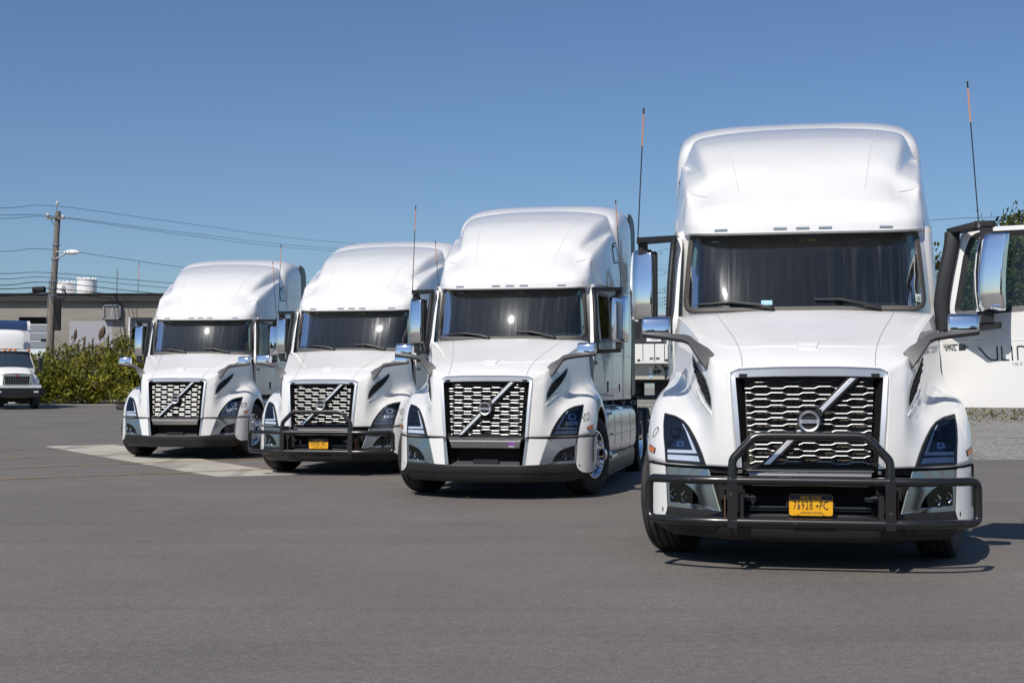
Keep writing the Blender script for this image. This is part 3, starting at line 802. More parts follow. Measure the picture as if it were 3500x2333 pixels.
    mb = MB(); mb.tube(path, .031, 14, 'bar_black', cap=False); reg(mb.build('bar_tube', bb), 'bar')
    hoop = [(-.546,-.222,.68),(-.546,-.215,.78),(-.535,-.21,.825),(-.50,-.205,.865),(-.42,-.195,.95),(-.395,-.19,.972),(-.35,-.188,.985),(-.2,-.188,.987)]
    hoop = hoop+[(-x, y, z) for x, y, z in hoop[::-1]]
    mb = MB(); mb.tube([tuple(p) for p in cr(hoop, 3)], .031, 14, 'bar_black'); reg(mb.build('bar_hoop', bb), 'bar')
    for s in (-1, 1):
        mb = MB(); mb.box((s*.546,-.226,.51), (.070,.050,.355), 'bar_black'); mb.box((s*.546,-.15,.50), (.02,.14,.24), 'bar_black')
        mb.tube([(s*.546,-.20,.34),(s*.546,-.20,.315)], .012, 8, 'rust'); mb.tube([(s*.60,-.16,.36),(s*.60,-.16,.318)], .008, 8, 'rust')
        reg(mb.build('bar_post', bb, bevel=.008), 'bar')
    mb = MB()                                               # remains of a yellow decal on the bar end
    for i in range(9):
        x = .845+i*.0125; mb.box((x,-.1975+(x-.80)*.53,.677+.004*math.sin(i*2.1)), (.006+.004*(i % 3), .004, .006+.003*(i % 2)), 'yellow_decal')
    reg(mb.build('decal_scraps', bb, smooth=0), 'decal')
    # ---------------- windshield and cab front
    WO = rounded([(-.945,1.955),(.945,1.955),(1.004,2.03),(.958,2.665),(-.958,2.665),(-1.004,2.03)], [.05,.05,.10,.05,.05,.10], 6)
    WO = rounded([(-1.015,1.965),(1.015,1.965),(.958,2.672),(-.958,2.672)], [.13,.13,.07,.07], 7)
    WI = inset(WO, .040)
    mb = MB(); n = 160
    def wn(o): return lambda x, z: (x, wind(x, z)-o, z)
    ring(WO, inset(WO, .007), wn(0), n, mb, 'seal_rubber', fn2=wn(.014)); ring(inset(WO, .007), inset(WO, .034), wn(.014), n, mb, 'seal_rubber'); ring(inset(WO, .034), WI, wn(.014), n, mb, 'seal_rubber', fn2=wn(.0))
    seal = reg(mb.build('windshield_seal', root, smooth=60, fixn=True))
    mb = MB(); fill(inset(WO, .03), wn(.002), .085, mb, 'windshield_glass'); ws = reg(mb.build('windshield', root, smooth=60, fixn=True))
    # wipers
    for s, p in ((-1, [(-.895,2.032),(-.573,2.046),(-.364,2.020),(-.254,1.985)]), (1, [(.09,2.063),(.30,2.060),(.455,2.026),(.605,1.985)])):
        mb = MB()
        W_ = wn(.035); q = [W_(*a) for a in p]
        mb.tube([wn(.03)(p[0][0], p[0][1]), wn(.03)(p[1][0]-.0, p[1][1]), wn(.03)(p[2][0]+.03, p[2][1]-.002)], [.006,.011,.006], 6, 'black_plastic')
        mb.tube([wn(.052)(p[1][0]-.04, p[1][1]+.004), wn(.055)(p[2][0], p[2][1]), wn(.040)(*p[3])], [.008,.011,.016], 6, 'black_plastic')
        mb.lathe([(-.02,.0),(-.02,.018),(.03,.02)], W_(*p[3]), 'Y', 10, 'black_plastic')
        reg(mb.build('wiper', ws))
    # stickers on the glass
    mb = MB(); q = [(-.345,2.020),(-.255,2.020),(-.255,2.058),(-.345,2.058)]; fill(q, wn(.006), .05, mb, 'sky_blue_paper'); fill([(-.32,2.046),(-.28,2.046),(-.28,2.054),(-.32,2.054)], wn(.008), .05, mb, 'paper')
    reg(mb.build('toll_tag', ws, smooth=0, fixn=True), 't1')
    mb = MB(); q = [(.905,2.040),(.955,2.035),(.952,2.105),(.900,2.105)]; fill(q, wn(.006), .05, mb, 'pale_green_paper')
    for i in range(3): fill([(.913,2.075-i*.012),(.942,2.075-i*.012),(.942,2.081-i*.012),(.913,2.081-i*.012)], wn(.0075), .05, mb, 'ink_grey')
    reg(mb.build('inspection_sticker', ws, smooth=0, fixn=True), 't1')
    mb = MB(); fill([(.86,2.545),(.895,2.545),(.895,2.60),(.86,2.60)], wn(-.004), .05, mb, 'pale_green_paper'); reg(mb.build('glass_label', ws, smooth=0))
    # cab front frame: cowl, pillars
    mb = MB()
    def cf(o): return lambda x, z: (x, wind(x, z)+o, z)
    pil = [(1.062,1.86),(1.062,1.98),(1.052,2.10),(1.034,2.30),(1.012,2.55),(.998,2.70)]
    OUT = [(0,1.84),(.5,1.84)]+pil+[(.5,2.74),(0,2.74)]
    full = OUT+[(-x, z) for x, z in OUT[-2:0:-1]]
    ring(full, inset(WO, .003), cf(.012), 220, mb, 'white_paint')
    # rounded return from pillar face to the door line
    zs = [1.55,1.75,1.86,1.98,2.10,2.30,2.55,2.70]; xs = [1.052,1.06,1.062,1.062,1.052,1.034,1.012,.998]
    for s in (-1, 1):
        rows = []
        for x, z in zip(xs, zs):
            y0 = wind(x, max(z, 1.84))+.012; y0 = y0 if z >= 1.84 else y0-.1*(1.84-z)
            xe = side(y0+.13, z)+.002
            rows.append([(s*x, y0, z), (s*(x+.016), y0+.012, z), (s*(x+.5*(xe-x)+.008), y0+.045, z), (s*xe, y0+.125, z)])
        mb.grid(patch(rows, 3, 3), 'white_paint', flip=s > 0)
    cab = reg(mb.build('cab', root, smooth=50, fixn=False))
    return root, V, reg, snap, snaps, fs, cab, hood, bum, bb, ws, gr
FAIR = [
 [(0,1.50,2.635),(.3,1.502,2.635),(.55,1.515,2.636),(.70,1.535,2.638),(.79,1.56,2.642),(.84,1.58,2.645),(.885,1.605,2.65),(.935,1.65,2.655),(.985,1.73,2.665),(1.003,1.79,2.675),(1.018,1.90,2.69)],
 [(0,1.512,2.74),(.3,1.515,2.74),(.55,1.53,2.74),(.70,1.553,2.74),(.79,1.58,2.742),(.845,1.602,2.745),(.892,1.63,2.75),(.943,1.68,2.755),(.99,1.76,2.765),(1.010,1.83,2.76),(1.028,1.93,2.70)],
 [(0,1.60,2.87),(.3,1.605,2.87),(.55,1.622,2.868),(.70,1.65,2.866),(.79,1.682,2.866),(.845,1.71,2.868),(.89,1.745,2.872),(.942,1.79,2.88),(.985,1.855,2.885),(1.012,1.92,2.86),(1.040,1.99,2.705)],
 [(0,1.765,3.0),(.3,1.77,2.998),(.55,1.79,2.993),(.70,1.825,2.985),(.785,1.87,2.982),(.835,1.895,2.985),(.88,1.915,2.99),(.935,1.93,2.995),(.985,1.955,3.0),(1.020,2.02,2.93),(1.062,2.08,2.708)],
 [(0,1.98,3.165),(.3,1.985,3.16),(.55,2.0,3.148),(.70,2.02,3.122),(.785,2.03,3.09),(.825,2.03,3.078),(.865,2.03,3.07),(.935,2.03,3.066),(1.0,2.035,3.062),(1.042,2.10,2.96),(1.088,2.18,2.71)],
 [(0,2.2,3.325),(.3,2.2,3.32),(.55,2.2,3.308),(.71,2.2,3.287),(.80,2.2,3.250),(.838,2.2,3.218),(.87,2.2,3.196),(.945,2.2,3.166),(1.018,2.2,3.131),(1.062,2.22,2.98),(1.112,2.25,2.715)],
 [(0,2.5,3.50),(.3,2.5,3.497),(.56,2.5,3.485),(.74,2.5,3.463),(.855,2.5,3.425),(.895,2.5,3.365),(.915,2.5,3.316),(.985,2.5,3.285),(1.057,2.5,3.242),(1.102,2.5,3.03),(1.144,2.5,2.72)],
 [(0,2.8,3.64),(.3,2.8,3.637),(.57,2.8,3.627),(.77,2.8,3.607),(.905,2.8,3.572),(.952,2.8,3.49),(.970,2.8,3.398),(1.025,2.8,3.374),(1.086,2.8,3.346),(1.130,2.8,3.06),(1.164,2.8,2.72)],
 [(0,3.1,3.745),(.3,3.1,3.742),(.58,3.1,3.733),(.80,3.1,3.713),(.945,3.1,3.680),(1.003,3.1,3.59),(1.028,3.1,3.478),(1.068,3.1,3.462),(1.110,3.1,3.440),(1.148,3.1,3.10),(1.184,3.1,2.725)],
 [(0,3.4,3.838),(.3,3.4,3.835),(.59,3.4,3.825),(.82,3.4,3.805),(.975,3.4,3.770),(1.043,3.4,3.68),(1.080,3.4,3.58),(1.106,3.4,3.53),(1.128,3.4,3.45),(1.164,3.4,3.10),(1.198,3.4,2.73)],
 [(0,3.66,3.905),(.3,3.67,3.905),(.59,3.70,3.90),(.81,3.74,3.888),(.995,3.75,3.845),(1.065,3.74,3.76),(1.105,3.73,3.66),(1.128,3.70,3.57),(1.143,3.68,3.46),(1.176,3.62,3.10),(1.207,3.56,2.735)],
 [(0,3.76,3.930),(.3,3.79,3.934),(.56,3.86,3.943),(.80,3.985,3.950),(1.01,4.04,3.892),(1.085,4.03,3.80),(1.124,4.01,3.69),(1.145,3.98,3.59),(1.160,3.95,3.46),(1.192,3.84,3.10),(1.218,3.72,2.74)],
]
def build_cab(root, V, reg, cab):
    # ---------------- roof fairing
    full = [[(-x, y, z) for x, y, z in r[:0:-1]]+r for r in FAIR]
    G = patch(full, 4, 5)
    mb = MB(); mb.grid(G, 'white_paint', flip=True)
    lip = G[0]; mb.grid([lip, lip+np.array([0, .012, -.014]), lip+np.array([0, .09, -.012]), lip+np.array([0, .17, .03])], 'white_paint')
    fr = reg(mb.build('roof_fairing', root, smooth=60, fixn=False))
    bf = BVHTree.FromPolygons([Vector(p) for p in mb.v], mb.f)
    def fsnap(off, d=(0, 1, 0)):
        def fn(x, z):
            h = bf.ray_cast(Vector((x, -2, z)), Vector(d))
            p = h[0] if h[0] is not None else bf.find_nearest(Vector((x, 1.8, z)))[0]
            return (p.x, p.y-off*.8, p.z+off*.5)
        return fn
    def fs_side(off):
        def fn(y, z):
            h = bf.ray_cast(Vector((4, y, z)), Vector((-1, 0, 0))); p = h[0] if h[0] is not None else Vector((1.15, y, z))
            return (p.x+off, y, z)
        return fn
    # clearance lights in the visor lip
    for x in (-.678, -.185, 0, .185, .678):
        mb = MB()
        P = [(x-.054, 2.651), (x+.054, 2.651), (x+.054, 2.672), (x-.054, 2.672)]
        fill(P, fsnap(.003), .05, mb, 'ink_grey'); fill(inset(P, .0035), fsnap(.006), .05, mb, 'clear_marker')
        reg(mb.build('clearance_light', fr, smooth=0, fixn=True))
    for s in (-1, 1):                                       # moulded notches and panel seams
        mb = MB(); L = [(.812, 2.985), (.812, 3.003), (.90, 3.022), (.945, 3.035), (.962, 3.060)]
        pts = [fsnap(.002)(s*x, z) for x, z in L]
        mb.tube(pts, [.003, .005, .005, .003, .004], 5, 'seam_pale'); reg(mb.build('moulded_notch', fr))
        mb = MB(); L = cr([(.53, 3.02), (.565, 3.20), (.62, 3.45), (.69, 3.68), (.765, 3.87), (.79, 3.93)], 6)
        rows = []
        for x, z in L:
            h = bf.ray_cast(Vector((s*x, -2, z)), Vector((0, 1, 0)))
            p = h[0] if h[0] is not None else Vector((s*x, 3.9, z)); n = Vector((0, -.5, .85))
            rows.append([tuple(p+n*.0015-Vector((.003, 0, 0))), tuple(p+n*.0015+Vector((.003, 0, 0)))])
        mb.grid(rows, 'seam_pale', flip=s < 0); reg(mb.build('fairing_seam', fr))
        mb = MB(); L = cr([(1.850, 2.71), (1.875, 2.80), (1.93, 2.92), (2.02, 3.07)], 4)
        pts = []
        for y, z in L:
            p = bf.find_nearest(Vector((1.02, y, z)))[0]; pts.append((s*(p.x+.0005), p.y, p.z))
        mb.tube(pts, .0032, 4, 'notch_grey'); reg(mb.build('fairing_seam', fr))
        # bunk window
        W = rounded([(3.234, 3.09), (3.925, 3.170), (3.885, 3.487), (3.215, 3.37)], [.05, .04, .06, .10], 4)
        mb = MB(); fill(W, fs_side(.004), .12, mb, 'black_matte'); ring(W, inset(W, .02), fs_side(.008), 60, mb, 'black_plastic')
        if s < 0: mb.flipx()
        bw = reg(mb.build('bunk_window', fr, smooth=40, fixn=True))
        mb = MB(); fill(inset(W, .014), fs_side(.007), .12, mb, 'dark_pane')
        for y, z in ((3.36, 3.345), (3.76, 3.43)): mb.box((fs_side(.01)(y, z)[0], y, z), (.006, .09, .022), 'black_matte')
        if s < 0: mb.flipx()
        reg(mb.build('pane', fr, smooth=40))
    # ---------------- sleeper shell
    half = [(0,4.083),(.5,4.078),(.80,4.062),(1.0,4.028),(1.10,3.988),(1.17,3.93),(1.208,3.84),(1.226,3.70),(1.234,3.40),(1.237,2.8),(1.236,2.0),(1.232,1.45),(1.228,1.175)]
    rows = []
    for y, kx, dz in ((3.40,.80,-.46),(3.50,.90,-.33),(3.60,.952,-.24),(3.68,.968,-.185),(3.80,.976,-.13),(4.0,.985,-.065),(4.2,.993,-.022),(4.4,1.,0),(4.75,1.001,.012)):
        r = [(x*kx if z > 2.6 else x*min(1, kx+.018), y if z > 2.75 else max(y, 3.72), z+dz*float(np.clip((z-2.2)/1.6, 0, 1))) for x, z in half]
        rows.append([(-x, y_, z) for x, y_, z in r[:0:-1]]+r)
    mb = MB(); mb.grid(patch(rows, 3, 3), 'white_paint', flip=True)
    r = rows[-1]; mb.add(r, [tuple(range(len(r)))], 'white_paint')
    sl = reg(mb.build('sleeper_shell', root, smooth=50, fixn=True))
    for s in (-1, 1):                                       # black side extenders
        mb = MB(); P = rounded([(4.752, 1.22), (5.14, 1.26), (5.16, 3.93), (4.752, 3.99)], [.02, .06, .22, .02], 6)
        mb.prism(P, lambda u, v, d: (1.236+.03*(u-4.75)+d-.07*max(0, v-3.7)**1.2, u, v), -.035, .004, 'fairing_black')
        if s < 0: mb.flipx()
        reg(mb.build('side_extender', root, fixn=True, smooth=40))
    # ---------------- cab and sleeper side skin behind the door, below the fairing
    for s in (-1, 1):
        mb = MB()
        P = [(2.705, 1.172), (3.72, 1.176), (3.72, 2.745), (1.93, 2.705), (1.83, 2.69), (1.80, 2.652), (2.705, 2.652)]
        fill(P, lambda y, z: (side(y, z), y, z), .14, mb, 'white_paint')
        mb.grid([[(side(y, 1.172), y, 1.172) for y in np.linspace(2.705, 3.72, 6)], [(.9, y, 1.172) for y in np.linspace(2.705, 3.72, 6)]], 'white_paint')
        # belt moulding line, panel joint, lower sleeper door and latch holes
        if s < 0: mb.flipx()
        reg(mb.build('cab_side', cab, smooth=50, fixn=True))
        mb = MB()
        for L in ([(2.72, 1.79), (3.3, 1.795), (4.74, 1.80)], [(3.72, 1.18), (3.72, 2.73)], [(1.95, 2.712), (2.8, 2.722), (3.7, 2.74), (4.74, 2.75)]):
            pts = [((side(y, z) if y <= 3.72 else 1.237)+.0005, y, z) for y, z in cr(L, 6)]; mb.tube(pts, .0035, 4, 'notch_grey')
        if s < 0: mb.flipx()
        reg(mb.build('side_seam', cab))
        mb = MB()
        q = rounded([(3.30,1.285),(3.42,1.29),(3.42,1.40),(3.30,1.395)], .045)
        fill(q, lambda y, z: (side(y, z)+.002, y, z), .05, mb, 'black_matte')
        if s < 0: mb.flipx()
        reg(mb.build('latch_recess', cab, smooth=0))
    # dark insides so that gaps read black
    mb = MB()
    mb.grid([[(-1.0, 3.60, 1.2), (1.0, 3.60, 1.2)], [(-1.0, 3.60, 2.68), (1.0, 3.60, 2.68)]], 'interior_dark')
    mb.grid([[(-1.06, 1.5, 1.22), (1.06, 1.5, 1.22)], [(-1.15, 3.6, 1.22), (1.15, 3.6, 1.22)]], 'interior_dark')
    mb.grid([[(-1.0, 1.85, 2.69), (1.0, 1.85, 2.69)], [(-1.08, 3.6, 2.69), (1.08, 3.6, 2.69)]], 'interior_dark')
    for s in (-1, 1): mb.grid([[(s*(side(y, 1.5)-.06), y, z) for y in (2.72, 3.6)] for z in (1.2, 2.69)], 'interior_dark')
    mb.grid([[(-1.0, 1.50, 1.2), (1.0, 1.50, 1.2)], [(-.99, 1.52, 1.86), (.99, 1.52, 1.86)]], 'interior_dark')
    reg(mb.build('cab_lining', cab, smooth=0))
    # ---------------- interior
    mb = MB()
    D = [[(x, 1.56+.10*abs(x)**2, 1.930) for x in np.linspace(-.96, .96, 9)], [(x, 1.86, 1.955) for x in np.linspace(-.99, .99, 9)], [(x, 2.02, 1.93-.02*abs(x)) for x in np.linspace(-.99, .99, 9)], [(x, 2.05, 1.5) for x in np.linspace(-.99, .99, 9)]]
    mb.grid(patch(D, 2, 3), 'interior_dark')
    P = rounded([(.28,1.95),(.86,1.95),(.82,2.06),(.34,2.06)], .05)
    mb.prism(P, lambda u, v, d: (u, d, v), 1.93, 2.08, 'interior_dark')
    reg(mb.build('dashboard', cab, smooth=40))
    mb = MB()
    ctr = Vector((.575, 2.20, 2.0)); M = Matrix.Translation(ctr) @ Matrix.Rotation(math.radians(-52), 4, 'X')
    mb.tube([M @ Vector((.225*math.cos(a), .225*math.sin(a), 0)) for a in np.linspace(0, 2*math.pi, 33)], .017, 8, 'interior_dark', cap=False)
    for a in (.2, math.pi-.2, -math.pi/2): mb.tube([M @ Vector((0, 0, -.02)), M @ Vector((.22*math.cos(a), .22*math.sin(a), 0))], .016, 6, 'interior_dark')
    mb.tube([M @ Vector((0, 0, .0)), M @ Vector((0, 0, -.35))], [.07, .03], 10, 'interior_dark')
    reg(mb.build('steering_wheel', cab))
    for sx in (-.5, .52):
        mb = MB()
        b = patch([[(sx-w, 2.92+.10*(k/4)-(.05 if abs(w) < .2 else 0)+.0, 1.75+.26*k) for w in (-.26,-.16,0,.16,.26)] for k in range(4)], 3, 3)
        mb.grid(b, 'seat_cloth'); mb.box((sx, 2.72, 1.70), (.52, .50, .16), 'seat_cloth'); mb.box((sx, 2.72, 1.45), (.40, .40, .36), 'interior_dark')
        mb.box((sx, 3.02, 2.60), (.26, .09, .18), 'seat_cloth'); mb.box((sx, 3.02, 2.1), (.50, .10, .75), 'seat_cloth')
        reg(mb.build('seat', cab, bevel=.03))
    mb = MB()                                               # overhead console and sun visors
    P = rounded([(-.92,2.66),(-.82,2.585),(-.70,2.515),(.70,2.515),(.82,2.585),(.92,2.66)], [0,.08,.10,.10,.08,0], 4)
    mb.prism(P, lambda u, v, d: (u, d, v), 1.90, 2.35, 'interior_dark')
    reg(mb.build('overhead_console', cab, fixn=True, smooth=0))
    mb = MB()
    for i, (x, w, m) in enumerate(((-.10,.09,'bracket_grey'),(.0,.05,'tail_orange'),(.08,.07,'yellow_decal'),(.17,.05,'bracket_grey'),(.48,.20,'bracket_grey'),(-.74,.06,'paper'))): mb.box((x, 1.892, 2.605), (w, .006, .016), m)
    reg(mb.build('console_switches', cab, smooth=0))
    for s in (-1, 1):                                       # pale pillar lining
        mb = MB(); rows = []
        for z in np.linspace(1.97, 2.66, 6):
            xo = .985-.075*(z-2.0)/.66; y = wind(xo-.02, z)+.05
            rows.append([(s*(xo-.01), y+.01, z), (s*(xo-.035-.02*(2.66-z)), y+.02, z), (s*(xo-.05-.045*(2.66-z)), y+.14, z)])
        mb.grid(rows, 'interior_trim'); reg(mb.build('pillar_trim', cab, smooth=60))
        # mudguard-side kick panels visible through the side glass
    # ---------------- doors
    doors = []
    for s in (-1, 1):
        hx, hy = side(1.56, 1.6), 1.555
        dr = reg(empty('door', (s*hx, hy, 0))); dr.parent = root; doors.append(dr)
        def loc(y, z, o=0.): return (side(y, z)+o-hx, y-hy, z)
        OUT = [(1.562,1.345),(1.64,1.27),(1.745,1.172),(2.695,1.172),(2.695,2.640),(2.60,2.648),(1.80,2.640),(1.735,2.58),(1.66,2.30),(1.600,2.02),(1.562,1.90)]
        WIN = rounded([(1.72,1.955),(2.10,1.985),(2.60,2.015),(2.60,2.565),(1.85,2.560),(1.795,2.40)], [.03,.0,.05,.06,.05,.0], 4)
        LOW = [(1.562,1.345),(1.64,1.27),(1.745,1.172),(2.695,1.172),(2.695,1.90),(2.60,1.90),(1.66,1.84),(1.562,1.82)]
        fn = lambda y, z: loc(y, z)
        mb = MB(); fill(LOW, fn, .12, mb, 'white_paint')
        UP = [(1.562,1.82),(1.66,1.84),(2.60,1.90),(2.695,1.90),(2.695,2.640),(2.60,2.648),(1.80,2.640),(1.735,2.58),(1.66,2.30),(1.600,2.02)]
        ring(UP, inset(WIN, -.045), fn, 140, mb, 'white_paint')
        ring(OUT, inset(OUT, .001), fn, 80, mb, 'white_paint', fn2=lambda y, z: loc(y, z, -.045))
        mb.grid([[loc(1.60+.0, 1.35, -.05), loc(2.66, 1.2, -.05)], [loc(1.60, 1.90, -.05), loc(2.66, 1.95, -.05)]], 'interior_dark')
        if s < 0: mb.flipx()
        reg(mb.build('door_panel', dr, smooth=45, fixn=True))
        mb = MB(); ring(inset(WIN, -.045), WIN, lambda y, z: loc(y, z, .003), 120, mb, 'black_plastic', fn2=lambda y, z: loc(y, z, -.006)); ring(inset(WIN, -.045), inset(WIN, -.044), lambda y, z: loc(y, z, .003), 60, mb, 'black_plastic', fn2=lambda y, z: loc(y, z, -.03))
        if s < 0: mb.flipx()
        reg(mb.build('window_frame', dr, smooth=40))
        mb = MB(); fill(inset(WIN, -.006), lambda y, z: loc(y, z, -.010), .15, mb, 'side_glass')
        if s < 0: mb.flipx()
        reg(mb.build('door_window', dr, smooth=60))
        mb = MB()                                           # raised belt crease, handle recess
        mb.tube([loc(y, 1.715, -.002) for y in np.linspace(1.57, 2.69, 8)], .006, 5, 'white_paint')
        q = rounded([(2.30,1.275),(2.40,1.275),(2.40,1.425),(2.30,1.425)], .04)
        if s < 0: mb.flipx()
        reg(mb.build('belt_crease', dr))
        mb = MB(); fill(q, lambda y, z: loc(y, z, .002), .05, mb, 'black_matte'); mb.box(loc(2.35, 1.40, .006), (.012, .075, .03), 'black_plastic')
        if s < 0: mb.flipx()
        reg(mb.build('door_handle', dr, smooth=0))
        # badge: letters in chrome and a number plaque
        mb = MB()
        M = Matrix.Translation(loc(1.705, 1.665, .004)) @ SIDE_P
        if s < 0: M = Matrix.Translation((-loc(1.705, 1.665, .004)[0], 1.705-hy+.10, 1.665)) @ Matrix(((0, 0, -1, 0), (-1, 0, 0, 0), (0, 1, 0, 0), (0, 0, 0, 1)))
        sl_ = Matrix(((1, 0, 0, 0), (0, 1, 0, 0), (0, 0, 1, 0), (0, 0, 0, 1)))
        text_pts('VNL', .058, M @ Matrix.Translation((-.062, -.008, 0)) @ Matrix.Diagonal((.92, .95, 1, 1)), mb, 'bracket_grey', extrude=.003, shear=.10)
        mb.prism([(-.118,.018),(.0,.018),(-.002,.024),(-.120,.024)], lambda u, v, d: tuple(M @ Vector((u, v, d))), -.002, .003, 'bracket_grey')
        mb.prism([(.004,-.028),(.106,-.028),(.114,.024),(.004,.024)], lambda u, v, d: tuple(M @ Vector((u, v, d))), -.002, .003, 'trim_silver')
        text_pts('760', .048, M @ Matrix.Translation((.056, -.003, .0045)) @ Matrix.Diagonal((.92, .9, 1, 1)), mb, 'ink', extrude=.001, shear=.12)
        reg(mb.build('door_badge', dr, smooth=0))
        # mirror arm and head
        mb = MB()
        def arm(pts, rx, ry): mb.tube([(p[0]-hx, p[1]-hy, p[2]) for p in cr(pts, 4)], .5, 12, 'black_plastic', sx=rx*2, sy=ry*2)
        post = cr([(1.080,1.668,2.610),(1.092,1.660,2.50),(1.110,1.610,2.25),(1.118,1.580,2.05),(1.122,1.582,1.95),(1.128,1.590,1.80)], 4)
        vs = []; n = 14
        for i, p in enumerate(post):
            for j in range(n):
                q = 2*math.pi*j/n; c, d = math.cos(q), math.sin(q)
                c = math.copysign(abs(c)**.7, c); d = math.copysign(abs(d)**.7, d)
                vs.append((p[0]+.029*c-hx, p[1]+.062*d-hy, p[2]))
        mb.add(vs, [(i*n+j, i*n+(j+1) % n, (i+1)*n+(j+1) % n, (i+1)*n+j) for i in range(len(post)-1) for j in range(n)], 'black_plastic')
        for z0, z1, y0, y1, yo, xo in ((2.612,2.634,1.62,1.74,1.90,1.425),(1.792,1.842,1.55,1.67,1.94,1.40)):
            zc = (z0+z1)/2; th = (.030 if z0 > 2 else .030)
            P = rounded([(1.055,y0),(1.35,yo-.09),(xo,yo-.05),(xo,yo+.10),(1.34,yo+.09),(1.06,y1)], [.01,.05,.02,.02,.05,.01], 3)
            mb.prism([(u-hx, v-hy) for u, v in P], lambda u, v, d: (u, v, d+(.03*(u+hx-1.06)/.34 if z0 < 2 else .012*(u+hx-1.06)/.34)), z0-.016, z0+th, 'black_plastic')
        for zz in (2.555, 1.89): mb.box((1.375-hx, 1.93-hy, zz), (.08, .10, .09), 'black_plastic')
        if s < 0: mb.flipx()
        reg(mb.build('mirror_arm', dr, smooth=40, fixn=True, bevel=.008))
        mb = MB()
        q = rounded([(1.276,1.822),(1.46,1.868),(1.505,2.045),(1.47,2.075),(1.30,2.045)], [.035,.05,.02,.02,.03], 5)
        cx, cy = 1.39, 1.96; rows = []
        for z, k in ((1.938,.86),(1.948,.95),(1.975,.975),(2.10,.995),(2.25,1.),(2.40,.985),(2.50,.955),(2.537,.925),(2.550,.84)):
            t = (z-2.25)/.3
            rr = [(cx+(x-cx)*(k if x < cx else k*k)-hx, cy+(y-cy)*k-hy+.020*t+.022*t*t, z) for x, y in q]; rows.append(rr+[rr[0]])
        mb.grid(rows, 'chrome'); k = len(q)
        mb.add(rows[0][:k], [tuple(range(k-1, -1, -1))], 'black_plastic'); mb.add(rows[-1][:k], [tuple(range(k))], 'chrome')
        mb.box((1.272-hx, 1.95-hy, 2.245), (.035, .16, .57), 'black_plastic')
        if s < 0: mb.flipx()
        reg(mb.build('mirror_head', dr, smooth=40, fixn=True))
        # whip antenna on the mirror arm
        mb = MB(); b = Vector((1.418-hx, 1.875-hy, 2.60)); tip = Vector((1.352-hx, 1.80-hy, 3.79))
        d = tip-b
        mb.tube([b, b+d*.045], [.013, .009], 8, 'ink_grey'); mb.tube([b+d*.045, b+d*.35, b+d*.72], .0055, 6, 'whip_black'); mb.tube([b+d*.72, b+d*.955], .006, 6, 'orange_whip'); mb.tube([b+d*.955, tip], .0075, 6, 'whip_black')
        if s < 0: mb.flipx()
        reg(mb.build('whip_antenna', dr))
    return fr, doors, sl

def wheel(parent, reg, x, y, s, steer=0., rear=False):
    w = reg(empty('wheel', (x, y, .503))); w.parent = parent; w.rotation_euler = (0, 0, steer)
    mb = MB(); W = .285 if not rear else .26; hw = W/2
    def tyre(c):
        P = [(-hw+.02,.30),(-hw,.36),(-hw-.004,.43),(-hw+.008,.485),(-hw+.03,.500)]
        for g in (-.085,-.03,.03,.085): P += [(g-.0055,.503),(g-.0045,.489),(g+.0045,.489),(g+.0055,.503)]
        P += [(hw-.03,.500),(hw-.008,.485),(hw+.004,.43),(hw,.36),(hw-.02,.30)]
        mb.lathe([(s*(a+c), r) for a, r in P], n=56, m='tyre_rubber', flip=s < 0)
    if rear: tyre(-.17); tyre(.17)
    else: tyre(0)
    reg(mb.build('tyre', w, smooth=30, fixn=True))
    mb = MB()
    if not rear:
        mb.lathe([(s*a, r) for a, r in [(hw-.02,.300),(hw-.004,.300),(hw-.002,.288),(hw-.03,.275),(hw-.06,.262),(hw-.055,.235),(hw-.02,.20),(hw+.0,.165),(hw+.002,.10)]], n=48, m='chrome', flip=s < 0)
        for i in range(10):
            q = 2*math.pi*i/10; mb.lathe([(s*(hw-.036),0),(s*(hw-.036),.026)], (0,.236*math.cos(q),.236*math.sin(q)), 'X', 12, 'black_matte')
    else:
        o = .17
        mb.lathe([(s*(a+o), r) for a, r in [(hw-.02,.300),(hw-.004,.300),(hw-.01,.288),(hw-.05,.27),(hw-.15,.25),(hw-.17,.20),(hw-.16,.10)]], n=40, m='chrome', flip=s < 0)
    reg(mb.build('rim', w, smooth=30))
    mb = MB(); o = (hw+.0 if not rear else hw+.0)
    mb.lathe([(s*(o+a), r) for a, r in [(-.03,.118),(.01,.108),(.03,.082),(.10,.074),(.128,.068),(.136,.052),(.136,.0)]], n=32, m='chrome', flip=s < 0)
    for i in range(10):
        q = 2*math.pi*(i+.5)/10; c = (0, .143*math.cos(q), .143*math.sin(q))
        mb.lathe([(s*(o-.03),.022),(s*(o+.03),.021),(s*(o+.062),.019),(s*(o+.072),.012),(s*(o+.075),0)], c, 'X', 10, 'chrome')
    reg(mb.build('hub_cap', w, smooth=35))
    return w

